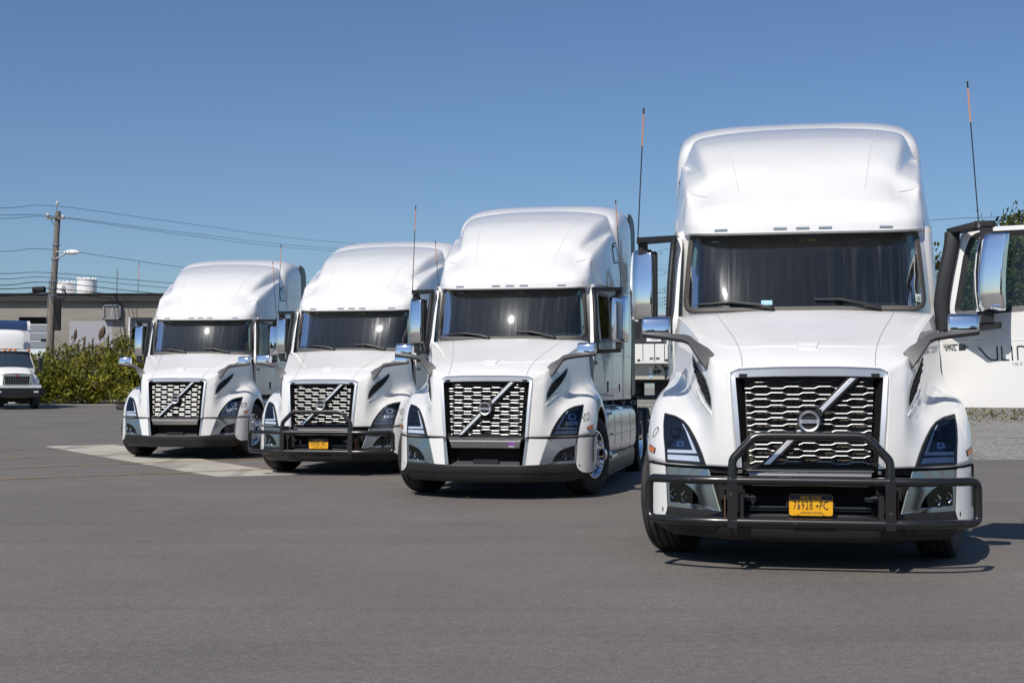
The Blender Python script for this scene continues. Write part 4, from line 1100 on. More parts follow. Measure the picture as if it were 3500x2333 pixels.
def build_chassis(root, reg):
    for s in (-1, 1): wheel(root, reg, s*1.034, 1.17, s, math.radians(-15))
    for y in (6.25, 7.6):
        for s in (-1, 1): wheel(root, reg, s*.93, y, s, 0, True)
    mb = MB()
    for s in (-1, 1): mb.box((s*.43, 4.6, .83), (.09, 8.6, .28), 'frame_steel')
    mb.box((0, 1.17, .50), (1.7, .14, .16), 'frame_steel')
    for y in (6.25, 7.6): mb.lathe([(-.85,.09),(-.25,.10),(-.2,.22),(.2,.22),(.25,.10),(.85,.09)], (0, y, .503), 'X', 16, 'frame_steel')
    mb.box((0, 1.9, .75), (.8, 1.6, .7), 'frame_steel'); mb.box((0, .75, .75), (1.0, .6, .5), 'black_matte')
    mb.box((0, 6.9, 1.02), (.9, 1.0, .12), 'frame_steel'); mb.lathe([(1.06,.45),(1.12,.45),(1.13,.0)], (0, 6.9, 0), 'Z', 24, 'frame_steel')
    reg(mb.build('chassis_frame', root, smooth=0))
    mb = MB()                                               # inner wheel-arch liners
    for s in (-1, 1):
        rows = [[(s*x, 1.19+.60*math.cos(a), .5+.60*math.sin(a)) for a in np.linspace(-.15, math.pi+.1, 14)] for x in (.55, 1.225)]
        mb.grid(rows, 'black_matte')
        mb.grid([[(s*.55, 1.19+.60*math.cos(a)*k, .5+.60*math.sin(a)*k) for a in np.linspace(-.15, math.pi+.1, 14)] for k in (.25, 1.)], 'black_matte')
    reg(mb.build('wheel_arch_liner', root, smooth=50))
    for s in (-1, 1):                                       # chassis side fairing with steps and tank cover
        sf = reg(empty('side_fairing')); sf.parent = root
        mb = MB()
        prof = [(1.05,1.075),(1.13,1.068),(1.185,1.03),(1.212,.96),(1.222,.80),(1.222,.60),(1.205,.47),(1.18,.42)]
        ys = [1.93, 2.05, 2.6, 3.4, 4.2, 5.0, 5.50]
        rows = [[(x-(.03 if i == 0 else 0), y, z) for x, z in prof] for i, y in enumerate(ys)]
        mb.grid(patch(rows, 3, 2), 'white_paint')
        for r in (rows[0], rows[-1]): mb.add(r+[(.9, r[0][1], .42), (.9, r[0][1], 1.07)], [tuple(range(len(prof)+2))], 'white_paint')
        mb.grid([[(1.05, y, 1.075) for y in ys], [(.55, y, 1.075) for y in ys]], 'aluminium')
        if s < 0: mb.flipx()
        reg(mb.build('fairing_panel', sf, smooth=50, fixn=True))
        mb = MB()
        for y in (2.75, 3.55, 4.72): mb.tube([(x+.001, y, z) for x, z in prof], .004, 4, 'notch_grey')
        mb.tube([(1.223, 2.05, .70), (1.223, 5.5, .70)], .004, 4, 'notch_grey')
        for y0 in (2.15, 2.15): pass
        mb.box((1.20, 2.30, .985), (.02, .42, .05), 'black_plastic'); mb.box((1.224, 2.35, .72), (.01, .36, .016), 'black_matte')
        if s < 0: mb.flipx()
        reg(mb.build('fairing_joint', sf))
        mb = MB()
        mb.grid([[(x, y, z) for x, z in ((1.21,.44),(1.225,.36),(1.215,.22),(1.19,.16),(1.05,.16))] for y in (2.0, 3.5, 5.3)], 'fairing_black')
        mb.box((1.205, 2.45, .425), (.10, .62, .035), 'aluminium'); mb.box((1.195, 3.55, .20), (.06, 3.1, .02), 'bracket_grey')
        if s < 0: mb.flipx()
        reg(mb.build('side_step', sf, smooth=0))
    # dark lettered quarter panel ahead of the drive wheels
    for s in (-1, 1):
        mb = MB(); mb.box((s*.86, 5.66, 1.04), (.74, .03, .34), 'black_plastic')
        pf = reg(mb.build('quarter_guard', root))
        mb = MB(); M = Matrix.Translation((s*.86, 5.640, 1.105)) @ FRONT
        for i, ch in enumerate('VOLVO'): text_pts(ch, .10, M @ Matrix.Translation(((i-2)*.155, 0, 0)) @ Matrix.Diagonal((1.2, .8, 1, 1)), mb, 'paper', extrude=.001, bold=.001)
        reg(mb.build('guard_lettering', root, smooth=0))
    mb = MB()
    for s in (-1, 1):
        mb.box((s*.86, 8.25, .55), (.62, .015, .70), 'black_matte')
    reg(mb.build('mud_flap', root, smooth=0))
    mb = MB()                                               # air and power lines behind the cab
    for i, m in enumerate(('blue_hose', 'red_lens', 'black_plastic')):
        mb.tube(cr([(-.15+i*.12, 4.78, 1.9), (-.2+i*.14, 5.1, 1.45), (-.1+i*.1, 5.7, 1.3), (0, 6.3, 1.25)], 5), .014, 6, m)
    reg(mb.build('air_line', root))
# ------------------------------------------------------------------ setting: ground, asphalt, slab, lines
def gzz(x, y):
    sm = lambda t: (lambda c: c*c*(3-2*c))(min(1, max(0, t)))
    return gz(x, y)-.02*math.exp(-((x+2.5)**2/16+(y-23)**2/30))+.38*sm((y-44)/22)*sm((x+1)/5)
XS = sorted(set([-400, -250, -160, -110]+[round(v, 2) for v in np.arange(-80, 80.1, 2.5)]+[3.5, -4.0]+[110, 160, 250, 400]))
YS = sorted(set([-300, -150, -90]+[round(v, 2) for v in np.arange(-60, 120.1, 2.5)]+[25.5, 57.0, 69.5]+[150, 220, 350, 600, 1200]))
def sheet(name, cells, dz, m):
    idx = {}; v = []; f = []
    def vi(i, j):
        if (i, j) not in idx:
            idx[(i, j)] = len(v); v.append((XS[i], YS[j], gzz(XS[i], min(YS[j], 130))+dz))
        return idx[(i, j)]
    for i in range(len(XS)-1):
        for j in range(len(YS)-1):
            if cells((XS[i]+XS[i+1])/2, (YS[j]+YS[j+1])/2): f.append((vi(i, j), vi(i+1, j), vi(i+1, j+1), vi(i, j+1)))
    mb = MB(); mb.add(v, f, m); o = mb.build(name, smooth=60); o['kind'] = 'structure'; return o
sheet('ground', lambda x, y: True, 0., 'gravel')
sheet('asphalt_lot', lambda x, y: -80 < x < 80 and -60 < y and (y < 25.5 or (x < 3.5 and y < 57) or (x < -4 and y < 69.5)), .014, 'asphalt')
def strip(name, polys, dz, m, step=.5):
    mb = MB()
    for P in polys: fill(P, lambda x, y: (x, y, gzz(x, y)+dz), step, mb, m)
    o = mb.build(name, smooth=60); o['kind'] = 'structure'; return o
def line_quad(a, b, w):
    a = np.array(a); b = np.array(b); d = (b-a)/np.linalg.norm(b-a); n = np.array([-d[1], d[0]])*w/2
    return [tuple(a-n), tuple(b-n), tuple(b+n), tuple(a+n)]
SLAB = [(-10.16, 29.52), (-8.85, 30.26), (-3.2, 21.19), (-4.47, 20.65)]
strip('concrete_slab', [[SLAB[0], SLAB[3], SLAB[2], SLAB[1]]], .019, 'concrete')
LINES = [((-13.0, 25.65), (-9.07, 29.07)), ((-12.6, 23.05), (-7.0, 26.96)), ((-11.4, 20.10), (-4.3, 25.85)), ((-10.5, 17.48), (-3.7, 22.89)), ((-20.75, 67.15), (-19.4, 65.45))]
for a, b in LINES:
    d = Vector(b)-Vector(a)
    strip('parking_line', [line_quad(a, b, .085)], .0235, 'yellow_line', .6)

# ------------------------------------------------------------------ four trucks
root, V, reg, snap, snaps, fs, cab, hood, bum, bb, ws, gr = build_truck()
fr, doors, sleeper = build_cab(root, V, reg, cab)
build_chassis(root, reg)
# purple sticker on the cross bar, rivets
mb = MB()
def cbp(o): return lambda x, z: (x, -.0225+.018*(.688-z)/.066-o, z)
fill([(.272,.628),(.358,.628),(.358,.688),(.272,.688)], cbp(.002), .05, mb, 'paper'); fill([(.275,.655),(.355,.655),(.355,.685),(.275,.685)], cbp(.003), .05, mb, 'purple')
fill([(.275,.631),(.283,.631),(.283,.656),(.275,.656)], cbp(.003), .05, mb, 'purple'); fill([(.347,.631),(.355,.631),(.355,.656),(.347,.656)], cbp(.003), .05, mb, 'purple')
text_pts('806638', .020, Matrix.Translation((.315, -.018, .643)) @ FRONT, mb, 'ink_grey', extrude=.0005)
reg(mb.build('registration_sticker', bum, smooth=0), 't12')
mb = MB()
for x in (-.40, .0, .40): mb.lathe([(-.008, 0), (-.008, .006), (.0, .007)], (x, -.021, .662), 'Y', 10, 'chrome')
reg(mb.build('rivet', bum), 't2')
def fleet_number(txt, s, key):
    mb = MB(); me = text_mesh(txt, .125, extrude=.0005, bold=-.001)
    for e in bpy.data.meshes: pass
    f = fs(.004)
    vs = []
    for v in me.vertices:
        p = f(.545+v.co.x*.85+.0*v.co.y, .975+v.co.y*.95+v.co.x*.16); vs.append(p)
    mb.add(vs, [tuple(p.vertices) for p in me.polygons], 'ink_grey')
    if s < 0: mb.v = [(-x, 2*.545-y, z) for x, y, z in mb.v]
    reg(mb.build('fleet_number', hood, smooth=0), key)
fleet_number('307', 1, 't2'); fleet_number('309', 1, 't4'); fleet_number('30', 1, 't3'); fleet_number('30', -1, 't1')
# company lettering on the driver's door of the open truck
mb = MB(); dL = doors[1]; hx, hy = dL.location.x, dL.location.y
def dp(y, z): return (side(y, z)-hx+.004, y-hy, z)
def stroke(P, w=.0105, m='ink'):
    P = cr(P, 6) if len(P) > 2 else np.array(P); P = np.array(P); n = len(P); L = []; Rr = []
    for i in range(n):
        t = P[min(i+1, n-1)]-P[max(i-1, 0)]; t = t/np.linalg.norm(t); q = np.array([-t[1], t[0]])*w/2
        L.append(dp(*(P[i]+q))); Rr.append(dp(*(P[i]-q)))
    mb.grid([L, Rr], m)
k = .00062*1.0
def dxy(px, pz): return (1.857+(px-505)*k, 1.662-(pz-580)*k)
stroke([dxy(508, 583), dxy(560, 640), dxy(620, 715), dxy(680, 750), dxy(748, 748)]); stroke([dxy(746, 752), dxy(738, 573)])
stroke([dxy(795, 573), dxy(802, 756)]); stroke([dxy(798, 752), dxy(888, 752)])
stroke([dxy(917, 573), dxy(929, 758)])
stroke([dxy(994, 752), dxy(986, 580)]); stroke([dxy(984, 584), dxy(1030, 574), dxy(1080, 590), dxy(1130, 640), dxy(1176, 700), dxy(1230, 752)]); stroke([dxy(1230, 756), dxy(1225, 573)])
text_pts('INC', .033, Matrix.Translation(dp(*dxy(990, 806))) @ SIDE_P, mb, 'ink_grey', extrude=.0005, space=1.6)
reg(mb.build('door_lettering', dL, smooth=0), 't1')
SETS = {1: {'all', 'bar', 't1', 't12', 'decal'}, 2: {'all', 'plain', 't12', 't2'}, 3: {'all', 'bar', 't3'}, 4: {'all', 'plain', 't4'}}
POSE = {1: (2.1514, 9.8469, .1882, -.0016), 2: (-.3176, 16.2073, .1943, -.002), 3: (-2.949, 20.9961, .1946, -.014), 4: (-6.2113, 25.0782, .0745, .041)}
def kids(o): return [c for c in COL.objects if c.parent == o]
CH = {}
for o in COL.objects:
    if o.parent is not None: CH.setdefault(o.parent.name, []).append(o)
def dup(o, keep, parent=None):
    if o in V and V[o] not in keep: return None
    c = o.copy(); COL.objects.link(c)
    if parent is not None: c.parent = parent
    for k_ in CH.get(o.name, []): dup(k_, keep, c)
    return c
def prune(o, keep):
    for k_ in CH.get(o.name, []): prune(k_, keep)
    if o in V and V[o] not in keep: bpy.data.objects.remove(o)
trucks = {}
for i in (2, 3, 4): trucks[i] = dup(root, SETS[i])
prune(root, SETS[1]); trucks[1] = root
for i, (x, y, yaw, dz) in POSE.items():
    trucks[i].location = (x, y, dz+.014); trucks[i].rotation_euler = (0, 0, -yaw)
LB = {1: "white sleeper semi truck with a black bull bar and its driver's door standing open",
      2: 'white semi truck without bull bar, a purple sticker on its silver bumper bar',
      3: 'white semi truck with a black bull bar and all its doors closed',
      4: 'white semi truck without bull bar, standing by the pale concrete slab and green bushes'}
for i, t in trucks.items(): tag(t, LB[i], 'semi truck', 'white semi trucks parked in a row')
trucks[1].name = 'semi_truck'
dL.rotation_euler = (0, 0, math.radians(-98)); dL['label'] = "driver's door swung wide open"
# ------------------------------------------------------------------ background
def at(u, d, v=None):
    """point seen at photo column u (3500 wide) and distance d; with v also its height"""
    X = (u-1750)/4642*d
    if v is None: return X
    return X, 1.334+(1328.6-v)/4642*d
# cinder block building
BD = 92.0; gb = gzz(-20, 92)
bld = empty('warehouse', (-30, BD, gb)); tag(bld, 'long grey block warehouse with a flat black fascia behind the bushes', 'building')
def bx(u): return at(u, BD)+30
def bz(v): return at(0, BD, v)[1]-gb
x0, x1 = bx(-700), bx(1150); zt = bz(1030); zf = bz(1007)
op = [(bx(62), bx(162), bz(1083)), (bx(440), bx(640), bz(1085))]           # roll door and dark bay
mb = MB(); xs = [x0, op[0][0], op[0][1], op[1][0], op[1][1], x1]
for i in range(5):
    zb = 0 if i % 2 == 0 else op[i//2][2]
    mb.box(((xs[i]+xs[i+1])/2, .15, (zb+zt)/2-.2*(i % 2 == 0)), (xs[i+1]-xs[i], .3, zt-zb+.4*(i % 2 == 0)), 'block_wall')
mb.box(((x0+x1)/2, 8, zt/2), (x1-x0, .3, zt), 'block_wall')
for xx in (x0+.15, x1-.15): mb.box((xx, 4.1, zt/2), (.3, 7.4, zt), 'block_wall')
mb.build('wall', bld, smooth=0)
mb = MB()                                              # courses read as shallow joints
zc = .2
while zc < zt-.05:
    for i in (0, 2, 4): mb.box(((xs[i]+xs[i+1])/2, -.003, zc), (xs[i+1]-xs[i]-.02, .008, .018), 'notch_grey')
    zc += .2
o = mb.build('mortar_course', bld, smooth=0); o['kind'] = 'stuff'
mb = MB(); mb.box(((x0+x1)/2, 3.9, (zt+zf)/2), (x1-x0+.3, 8.6, zf-zt), 'fascia_black'); mb.box(((x0+x1)/2, -.42, zf+.03), (x1-x0+.4, .08, .10), 'black_matte'); mb.build('fascia', bld, smooth=0)
mb = MB(); a, b, t_ = op[0]
mb.box(((a+b)/2, .45, t_-.22), (b-a, .1, .44), 'black_matte')
mb.build('lintel', bld, smooth=0)
rd = empty('roll_door', (0, 0, 0)); rd.parent = bld
nsl = 9; hh = (t_-.45)/nsl
for i in range(nsl):
    mb = MB(); mb.box(((a+b)/2, .40, hh*(i+.5)), (b-a, .06, hh-.035), 'roll_door' if i < 6 else 'steel_grey'); mb.build('door_panel', rd, smooth=0, bevel=.02)
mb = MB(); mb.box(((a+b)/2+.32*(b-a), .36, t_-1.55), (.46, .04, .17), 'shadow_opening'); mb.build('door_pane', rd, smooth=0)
mb = MB(); a, b, t_ = op[1]
mb.box(((a+b)/2, .40, t_-.28), (b-a, .08, .56), 'steel_grey'); mb.box((a+.05, .1, t_/2), (.10, .5, t_), 'white_plain'); mb.build('bay_header', bld, smooth=0)
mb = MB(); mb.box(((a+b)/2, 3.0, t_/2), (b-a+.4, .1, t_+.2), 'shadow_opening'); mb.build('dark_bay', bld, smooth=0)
fan = empty('wall_vent', (0, 0, 0)); fan.parent = bld
a, b, c, d = bx(356), bx(416), bz(1042), bz(1092)
mb = MB(); mb.box(((a+b)/2, -.20, (c+d)/2), (b-a-.16, .24, c-d-.14), 'weathered_ply'); mb.build('ply_panel', fan, smooth=0)
mb = MB()
for xx in (a+.05, b-.05): mb.box((xx, -.22, (c+d)/2), (.10, .40, c-d), 'steel_grey')
for zz in (c-.04, d+.04): mb.box(((a+b)/2, -.22, zz), (b-a, .40, .08), 'steel_grey')
mb.build('vent_frame', fan, smooth=0)
mb = MB(); mb.box(((bx(236)+bx(384))/2, -.008, (bz(1097)+.1)/2), (bx(384)-bx(236), .016, bz(1097)-.1), 'pale_wall_paint'); mb.build('painted_patch', bld, smooth=0)
mb = MB(); mb.tube([(bx(174), -.14, 0), (bx(174), -.14, bz(1090))], .13, 10, 'white_plain'); mb.build('downpipe', bld)
# two white tanks and a grey dome beyond the roof
TD = 125.0
for u0, u1, vt, lab, lad in ((192, 254, 965, 'smaller white storage tank with a ladder, rising behind the warehouse roof', True), (261, 327, 953, 'taller white storage tank rising behind the warehouse roof', False)):
    xa, z1 = at(u0, TD, vt); xb = at(u1, TD); r = (xb-xa)/2; c = (xa+xb)/2; g0 = gzz(c, 125)
    tk = empty('storage_tank', (c, TD, g0)); tag(tk, lab, 'tank', 'white tanks behind the warehouse')
    h = z1-g0
    mb = MB(); mb.lathe([(0, r), (h-.15, r), (h-.12, r+.04), (h-.06, r+.04), (h-.03, r*.96), (h+.16, 0)], (0, 0, 0), 'Z', 36, 'tank_white'); mb.build('shell', tk, smooth=40)
    mb = MB()
    for i in range(7):
        q = math.pi*(1+i/6); mb.box((r*.93*math.cos(q), r*.93*math.sin(q), h+.02), (.13, .13, .22), 'tank_white')
    mb.build('roof_lug', tk, smooth=0)
    if lad:
        mb = MB()
        for dx in (-.09, .09): mb.tube([(.05*r+dx, -r-.08, 0), (.05*r+dx, -r-.08, h-.35)], .03, 5, 'steel_grey')
        for i in range(int(h/.35)): mb.box((.05*r, -r-.08, .3+i*.35), (.18, .03, .03), 'steel_grey')
        mb.build('ladder', tk, smooth=0)
xa, z1 = at(322, TD, 1006); xb = at(356, TD); c = (xa+xb)/2; r = (xb-xa)/2
dm = empty('vent_dome', (c, TD-3, gzz(c, 122))); tag(dm, 'low pale dome peeping over the roof right of the tanks', 'tank')
mb = MB(); h = z1+.25-gzz(c, 122); mb.lathe([(0, r), (h-.5, r), (h-.2, r*.85), (h-.05, r*.5), (h, 0)], (0, 0, 0), 'Z', 24, 'trailer_nose'); mb.build('shell', dm, smooth=60)
# thin radio mast
x, z1 = at(398, 140, 915); g0 = gzz(x, 130)
ms = empty('radio_mast', (x, 140, g0)); tag(ms, 'thin grey radio mast standing far behind the warehouse', 'mast')
mb = MB(); mb.tube([(0, 0, 0), (0, 0, z1-g0)], .045, 6, 'steel_grey'); mb.box((0, 0, (z1-g0)-.5), (.5, .04, .04), 'steel_grey'); mb.tube([(-.12, 0, 4), (-.05, 0, z1-g0-.3)], .02, 5, 'steel_grey'); mb.build('mast_tube', ms)

# ------------------------------------------------------------------ utility poles and wires
PD = 85.0
xb_, xt_ = at(160, PD), at(193, PD); zt_ = at(0, PD, 720)[1]; g0 = gzz(xb_, PD)
pole = empty('utility_pole', (xb_, PD, g0)); tag(pole, 'leaning weathered wooden utility pole with a street light arm', 'utility pole')
H = zt_-g0; dx = xt_-xb_
def pp(z): return Vector((dx*z/H, 0, z))
def zz(v): return at(0, PD, v)[1]-g0
mb = MB(); mb.tube([pp(0), pp(H*.5), pp(H)], [.26, .22, .16], 12, 'pole_wood'); mb.build('shaft', pole)
mb = MB(); z = zz(745)
mb.box(pp(z)+Vector((-.05, -.2, 0)), (1.1, .10, .12), 'pole_wood'); mb.tube([pp(z-.7), pp(z)+Vector((-.4, -.2, 0))], .03, 5, 'steel_grey')
mb.build('cross_arm', pole, smooth=0)
mb = MB()
for q in (pp(H)+Vector((-.06, 0, .55)), pp(z)+Vector((-.55, -.2, .22)), pp(z)+Vector((.40, -.2, .12))): mb.lathe([(-.28, .03), (-.12, .05), (-.1, .10), (.0, .11), (.06, .05), (.12, 0)], tuple(q), 'Z', 10, 'ceramic')
mb.tube([pp(H-.2)+Vector((-.1, 0, 0)), pp(H)+Vector((-.06, 0, .5))], .03, 5, 'steel_grey')
mb.build('insulator', pole)
sl_ = empty('street_light', pp(zz(885))+Vector((.1, -.2, 0))); sl_.parent = pole
e = Vector((at(247, PD)-xb_, -.2, zz(862)))-(pp(zz(885))+Vector((.1, -.2, 0)))
mb = MB(); mb.tube(cr([(0, 0, 0), (.55, 0, .30), (e.x*.75, 0, e.z*.85), (e.x-.2, 0, e.z)], 5), .05, 8, 'steel_grey'); mb.tube([(0, 0, .45), (.9, 0, .48)], .03, 6, 'steel_grey'); mb.build('lamp_arm', sl_)
mb = MB(); P = Vector((e.x, 0, e.z)); mb.lathe([(-.55, 0), (-.5, .10), (-.1, .17), (.2, .15), (.42, .06), (.45, 0)], tuple(P), 'X', 12, 'white_plain'); mb.build('lamp_head', sl_)
mb = MB(); mb.box(pp(zz(1075))+Vector((.42, -.1, 0)), (.32, .3, 2.0), 'black_matte'); mb.tube(cr([pp(zz(985))+Vector((.1, -.2, 0)), pp(zz(990))+Vector((.8, -.2, -.1)), pp(zz(1020))+Vector((.75, -.2, 0)), pp(zz(1055))+Vector((.4, -.2, 0))], 4), .05, 6, 'cable'); mb.build('riser_box', pole, smooth=0)
mb = MB()
for v in (836, 884, 960, 985, 1010): mb.lathe([(-.06, .24), (.06, .24)], tuple(pp(zz(v))), 'Z', 12, 'steel_grey')
mb.tube([pp(zz(960))+Vector((-.24, -.1, 0)), pp(zz(1100))+Vector((-.24, -.1, 0))], .03, 5, 'steel_grey')
mb.build('pole_band', pole)
# far pole hidden behind the row carries the wires on
P2x, P2d = at(1300, 190), 190.0
def wire(name, pts, r, label, grp):
    mb = MB(); mb.tube(cr(pts, 7), r*.6, 5, 'cable'); o = mb.build(name); return tag(o, label, 'cable', grp)
GW = 'power and telephone wires on the leaning pole'
def run(va, vl, seq, r, lab):
    """va: photo row at the pole; vl: row at the picture's left edge; seq: (column,row,distance) to the right"""
    xa = at(160+33*(1185-va)/465, PD)
    pts = [(at(-420, 70), 70.0, at(0, 70, vl-8)[1]), (at(0, 78), 78.0, at(0, 78, vl)[1]), (xa, PD, at(0, PD, va)[1])]
    pts += [(at(u, d), d, at(0, d, v)[1]) for u, v, d in seq]
    return wire('power_line', pts, r, lab, GW)
run(703, 709, [(640, 763, 105), (1213, 832, 140), (2300, 905, 190)], .024, 'topmost thin wire on the leaning wooden pole')
run(738, 733, [(640, 795, 105), (1180, 851, 140), (2300, 920, 190)], .024, 'upper wire of the close pair carried by the cross arm')
run(742, 745, [(640, 803, 105), (1150, 857, 140), (2300, 926, 190)], .024, 'lower wire of the close pair carried by the cross arm')
run(852, 858, [(620, 912, 100), (1100, 968, 130), (2300, 1000, 190)], .026, 'wire leaving the pole just above the street light')
run(932, 934, [(600, 968, 100), (1030, 995, 125), (2300, 1040, 190)], .030, 'uppermost of the lower wires passing below the street light')
run(948, 953, [(600, 985, 100), (1030, 1012, 125), (2300, 1052, 190)], .030, 'second of the lower wires, passing in front of the white tanks')
run(965, 974, [(570, 1006, 98), (1030, 1040, 125), (2300, 1072, 190)], .040, 'thick black wire crossing the tanks at mid height')
run(985, 987, [(570, 1024, 98), (1030, 1062, 125), (2300, 1090, 190)], .045, 'thick black cable with the splice case')
run(1000, 1012, [(550, 1037, 98), (1030, 1080, 125), (2300, 1110, 190)], .045, 'lowest black cable, crossing the warehouse fascia')
xa, za = at(110, 82, 990); xb2, zb2 = at(155, 82, 988)
mb = MB(); mb.tube([(xa, 81.9, za-.02), (xa+.06, 81.9, za-.02), (xb2-.06, 81.9, zb2-.02), (xb2, 81.9, zb2-.02)], [.10, .20, .20, .10], 10, 'black_matte'); tag(mb.build('splice_case'), 'black splice case hanging on the cable left of the pole', 'splice case')
G2 = 'wires crossing behind the open-doored truck'
for i, (v0, v1, v2) in enumerate(((869, 850, 838), (942, 932, 926), (990, 984, 980), (1002, 992, 986), (1022, 1015, 1010), (1034, 1027, 1021), (1046, 1038, 1032))):
    pts = [(at(1900, 150), 150, at(0, 150, v0+26)[1]), (at(2238, 120), 120, at(0, 120, v0)[1]), (at(2296, 116), 116, at(0, 116, v1-3)[1]), (at(3300, 70), 70, at(0, 70, v2-95 if i == 0 else v2-4)[1]), (at(3900, 55), 55, at(0, 55, v2-10)[1])]
    if i > 0: pts = pts[:3]+[(at(2700, 95), 95, at(0, 95, v1-34)[1]), (at(3300, 82), 82, at(0, 82, v1-60)[1])]
    o = wire('power_line', pts, .03 if i > 2 else .022, ('topmost', 'second highest', 'third', 'middle', 'third lowest', 'second lowest', 'lowest')[i]+' wire seen through the mirror arm of the open-doored truck', G2)
for v in (928, 938):                                   # a close pair
    wire('power_line', [(at(3100, 110), 110, at(0, 110, v+4)[1]), (at(3250, 105), 105, at(0, 105, v+2)[1]), (at(3500, 98), 98, at(0, 98, v-7)[1]), (at(4000, 85), 85, at(0, 85, v-20)[1])], .022, ('upper' if v == 928 else 'lower')+' thin wire of the pair crossing the tree in the door window', 'wires in front of the tree')

# ------------------------------------------------------------------ foliage
def leaves(name, spots, m, seed, parent=None, size=(.10, .2), sun_up=.35):
    """spots: (x,y,z,tone,scale) -> bent leaf quads in one mesh with a tone per leaf"""
    rr = random.Random(seed); v = []; f = []; tn = []
    for x, y, z, tone, sc in spots:
        a = rr.uniform(0, 6.283); el = rr.gauss(.5, .5); L = rr.uniform(*size)*sc; w = L*rr.uniform(.35, .6)
        d = Vector((math.cos(a)*math.cos(el), math.sin(a)*math.cos(el), math.sin(el))); u = d.cross(Vector((rr.gauss(0, .5), rr.gauss(0, .5), 1))).normalized(); n = d.cross(u)
        p = Vector((x, y, z)); o = len(v)
        v += [p-u*w*.2, p+d*L*.5-u*w*.5+n*L*.05, p+d*L+n*-.08*L, p+d*L*.5+u*w*.5+n*L*.05]
        f.append((o, o+1, o+2, o+3)); tn += [min(1, max(0, tone+rr.gauss(0, .13)))]*4
    me = bpy.data.meshes.new(name); me.from_pydata([tuple(q) for q in v], [], f); me.materials.append(MATS[m])
    at_ = me.attributes.new('tone', 'FLOAT', 'POINT'); at_.data.foreach_set('value', tn)
    o = bpy.data.objects.new(name, me); COL.objects.link(o)
    if parent is not None: o.parent = parent
    return o
rr = random.Random(11)
def hedge_top(x):
    return 3.15+.45*math.sin(x*.55+1)+.3*math.sin(x*1.7)+.18*math.sin(x*4.1+2)
spots = []; reed = []
clumps = [(rr.uniform(-44, -12.2), rr.uniform(72.2, 76.5), rr.uniform(0, 1), rr.uniform(.5, 1.1), rr.gauss(.5, .22)) for _ in range(420)]
for cx, cy, cz, cr_, tone in clumps:
    top_h = hedge_top(cx)*(.62+.38*(cy-72)/4.5); z0 = gzz(cx, cy)+.15+cz*max(.2, top_h-.5)
    for _ in range(150):
        q = Vector((rr.gauss(0, 1), rr.gauss(0, 1), rr.gauss(0, 1))).normalized()*cr_*rr.uniform(.55, 1.05)
        z = z0+q.z*.62
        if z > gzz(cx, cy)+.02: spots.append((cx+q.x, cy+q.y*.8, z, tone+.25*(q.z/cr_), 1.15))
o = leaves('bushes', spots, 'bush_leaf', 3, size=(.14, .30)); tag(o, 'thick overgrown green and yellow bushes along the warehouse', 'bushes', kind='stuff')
for i in range(15000):
    x = rr.uniform(-44, -12.2); y = rr.uniform(73, 77.5); h = hedge_top(x)*rr.uniform(.75, 1.12)*(.85+.15*(y-73)/4)
    reed.append((x, y, gzz(x, y)+h*rr.uniform(.55, 1.), rr.uniform(.1, .8), 1.))
o = leaves('goldenrod', reed, 'reed_leaf', 4, size=(.10, .34)); tag(o, 'dull olive weeds standing above the bushes', 'weeds', kind='stuff')
for i, (u, v, h) in enumerate(((254, 1150, 1.), (341, 1148, 1.15), (350, 1138, 1.3), (366, 1168, .7), (286, 1172, .6), (314, 1178, .5), (392, 1180, .5))):
    x, z = at(u, 74, v); g0 = gzz(x, 74)
    rd_ = empty('reed', (x, 74, g0)); tag(rd_, ('tall dark plume left of the pale wall patch', 'slim brown plume at the middle of the pale wall patch', 'tallest brown plume, crossing the pale wall patch', 'short brown plume right of the tallest one', 'low brown plume below the pale wall patch', 'lowest stubby brown plume among the bushes', 'short brown plume nearest the dark bay')[i], 'reed', 'reed plumes above the bushes')
    mb = MB(); mb.tube([(.1*(i % 3-1), 0, 0), (.05, 0, (z-g0)*.6), (0, 0, z-g0)], [.02, .015, .01], 5, 'plume'); mb.build('stem', rd_)
    mb = MB(); mb.tube([(0, 0, z-g0-.25), (.02, 0, z-g0), (.05, 0, z-g0+.28), (.07, 0, z-g0+.42)], [.03, .11*h, .08*h, .01], 6, 'plume'); mb.build('plume', rd_)
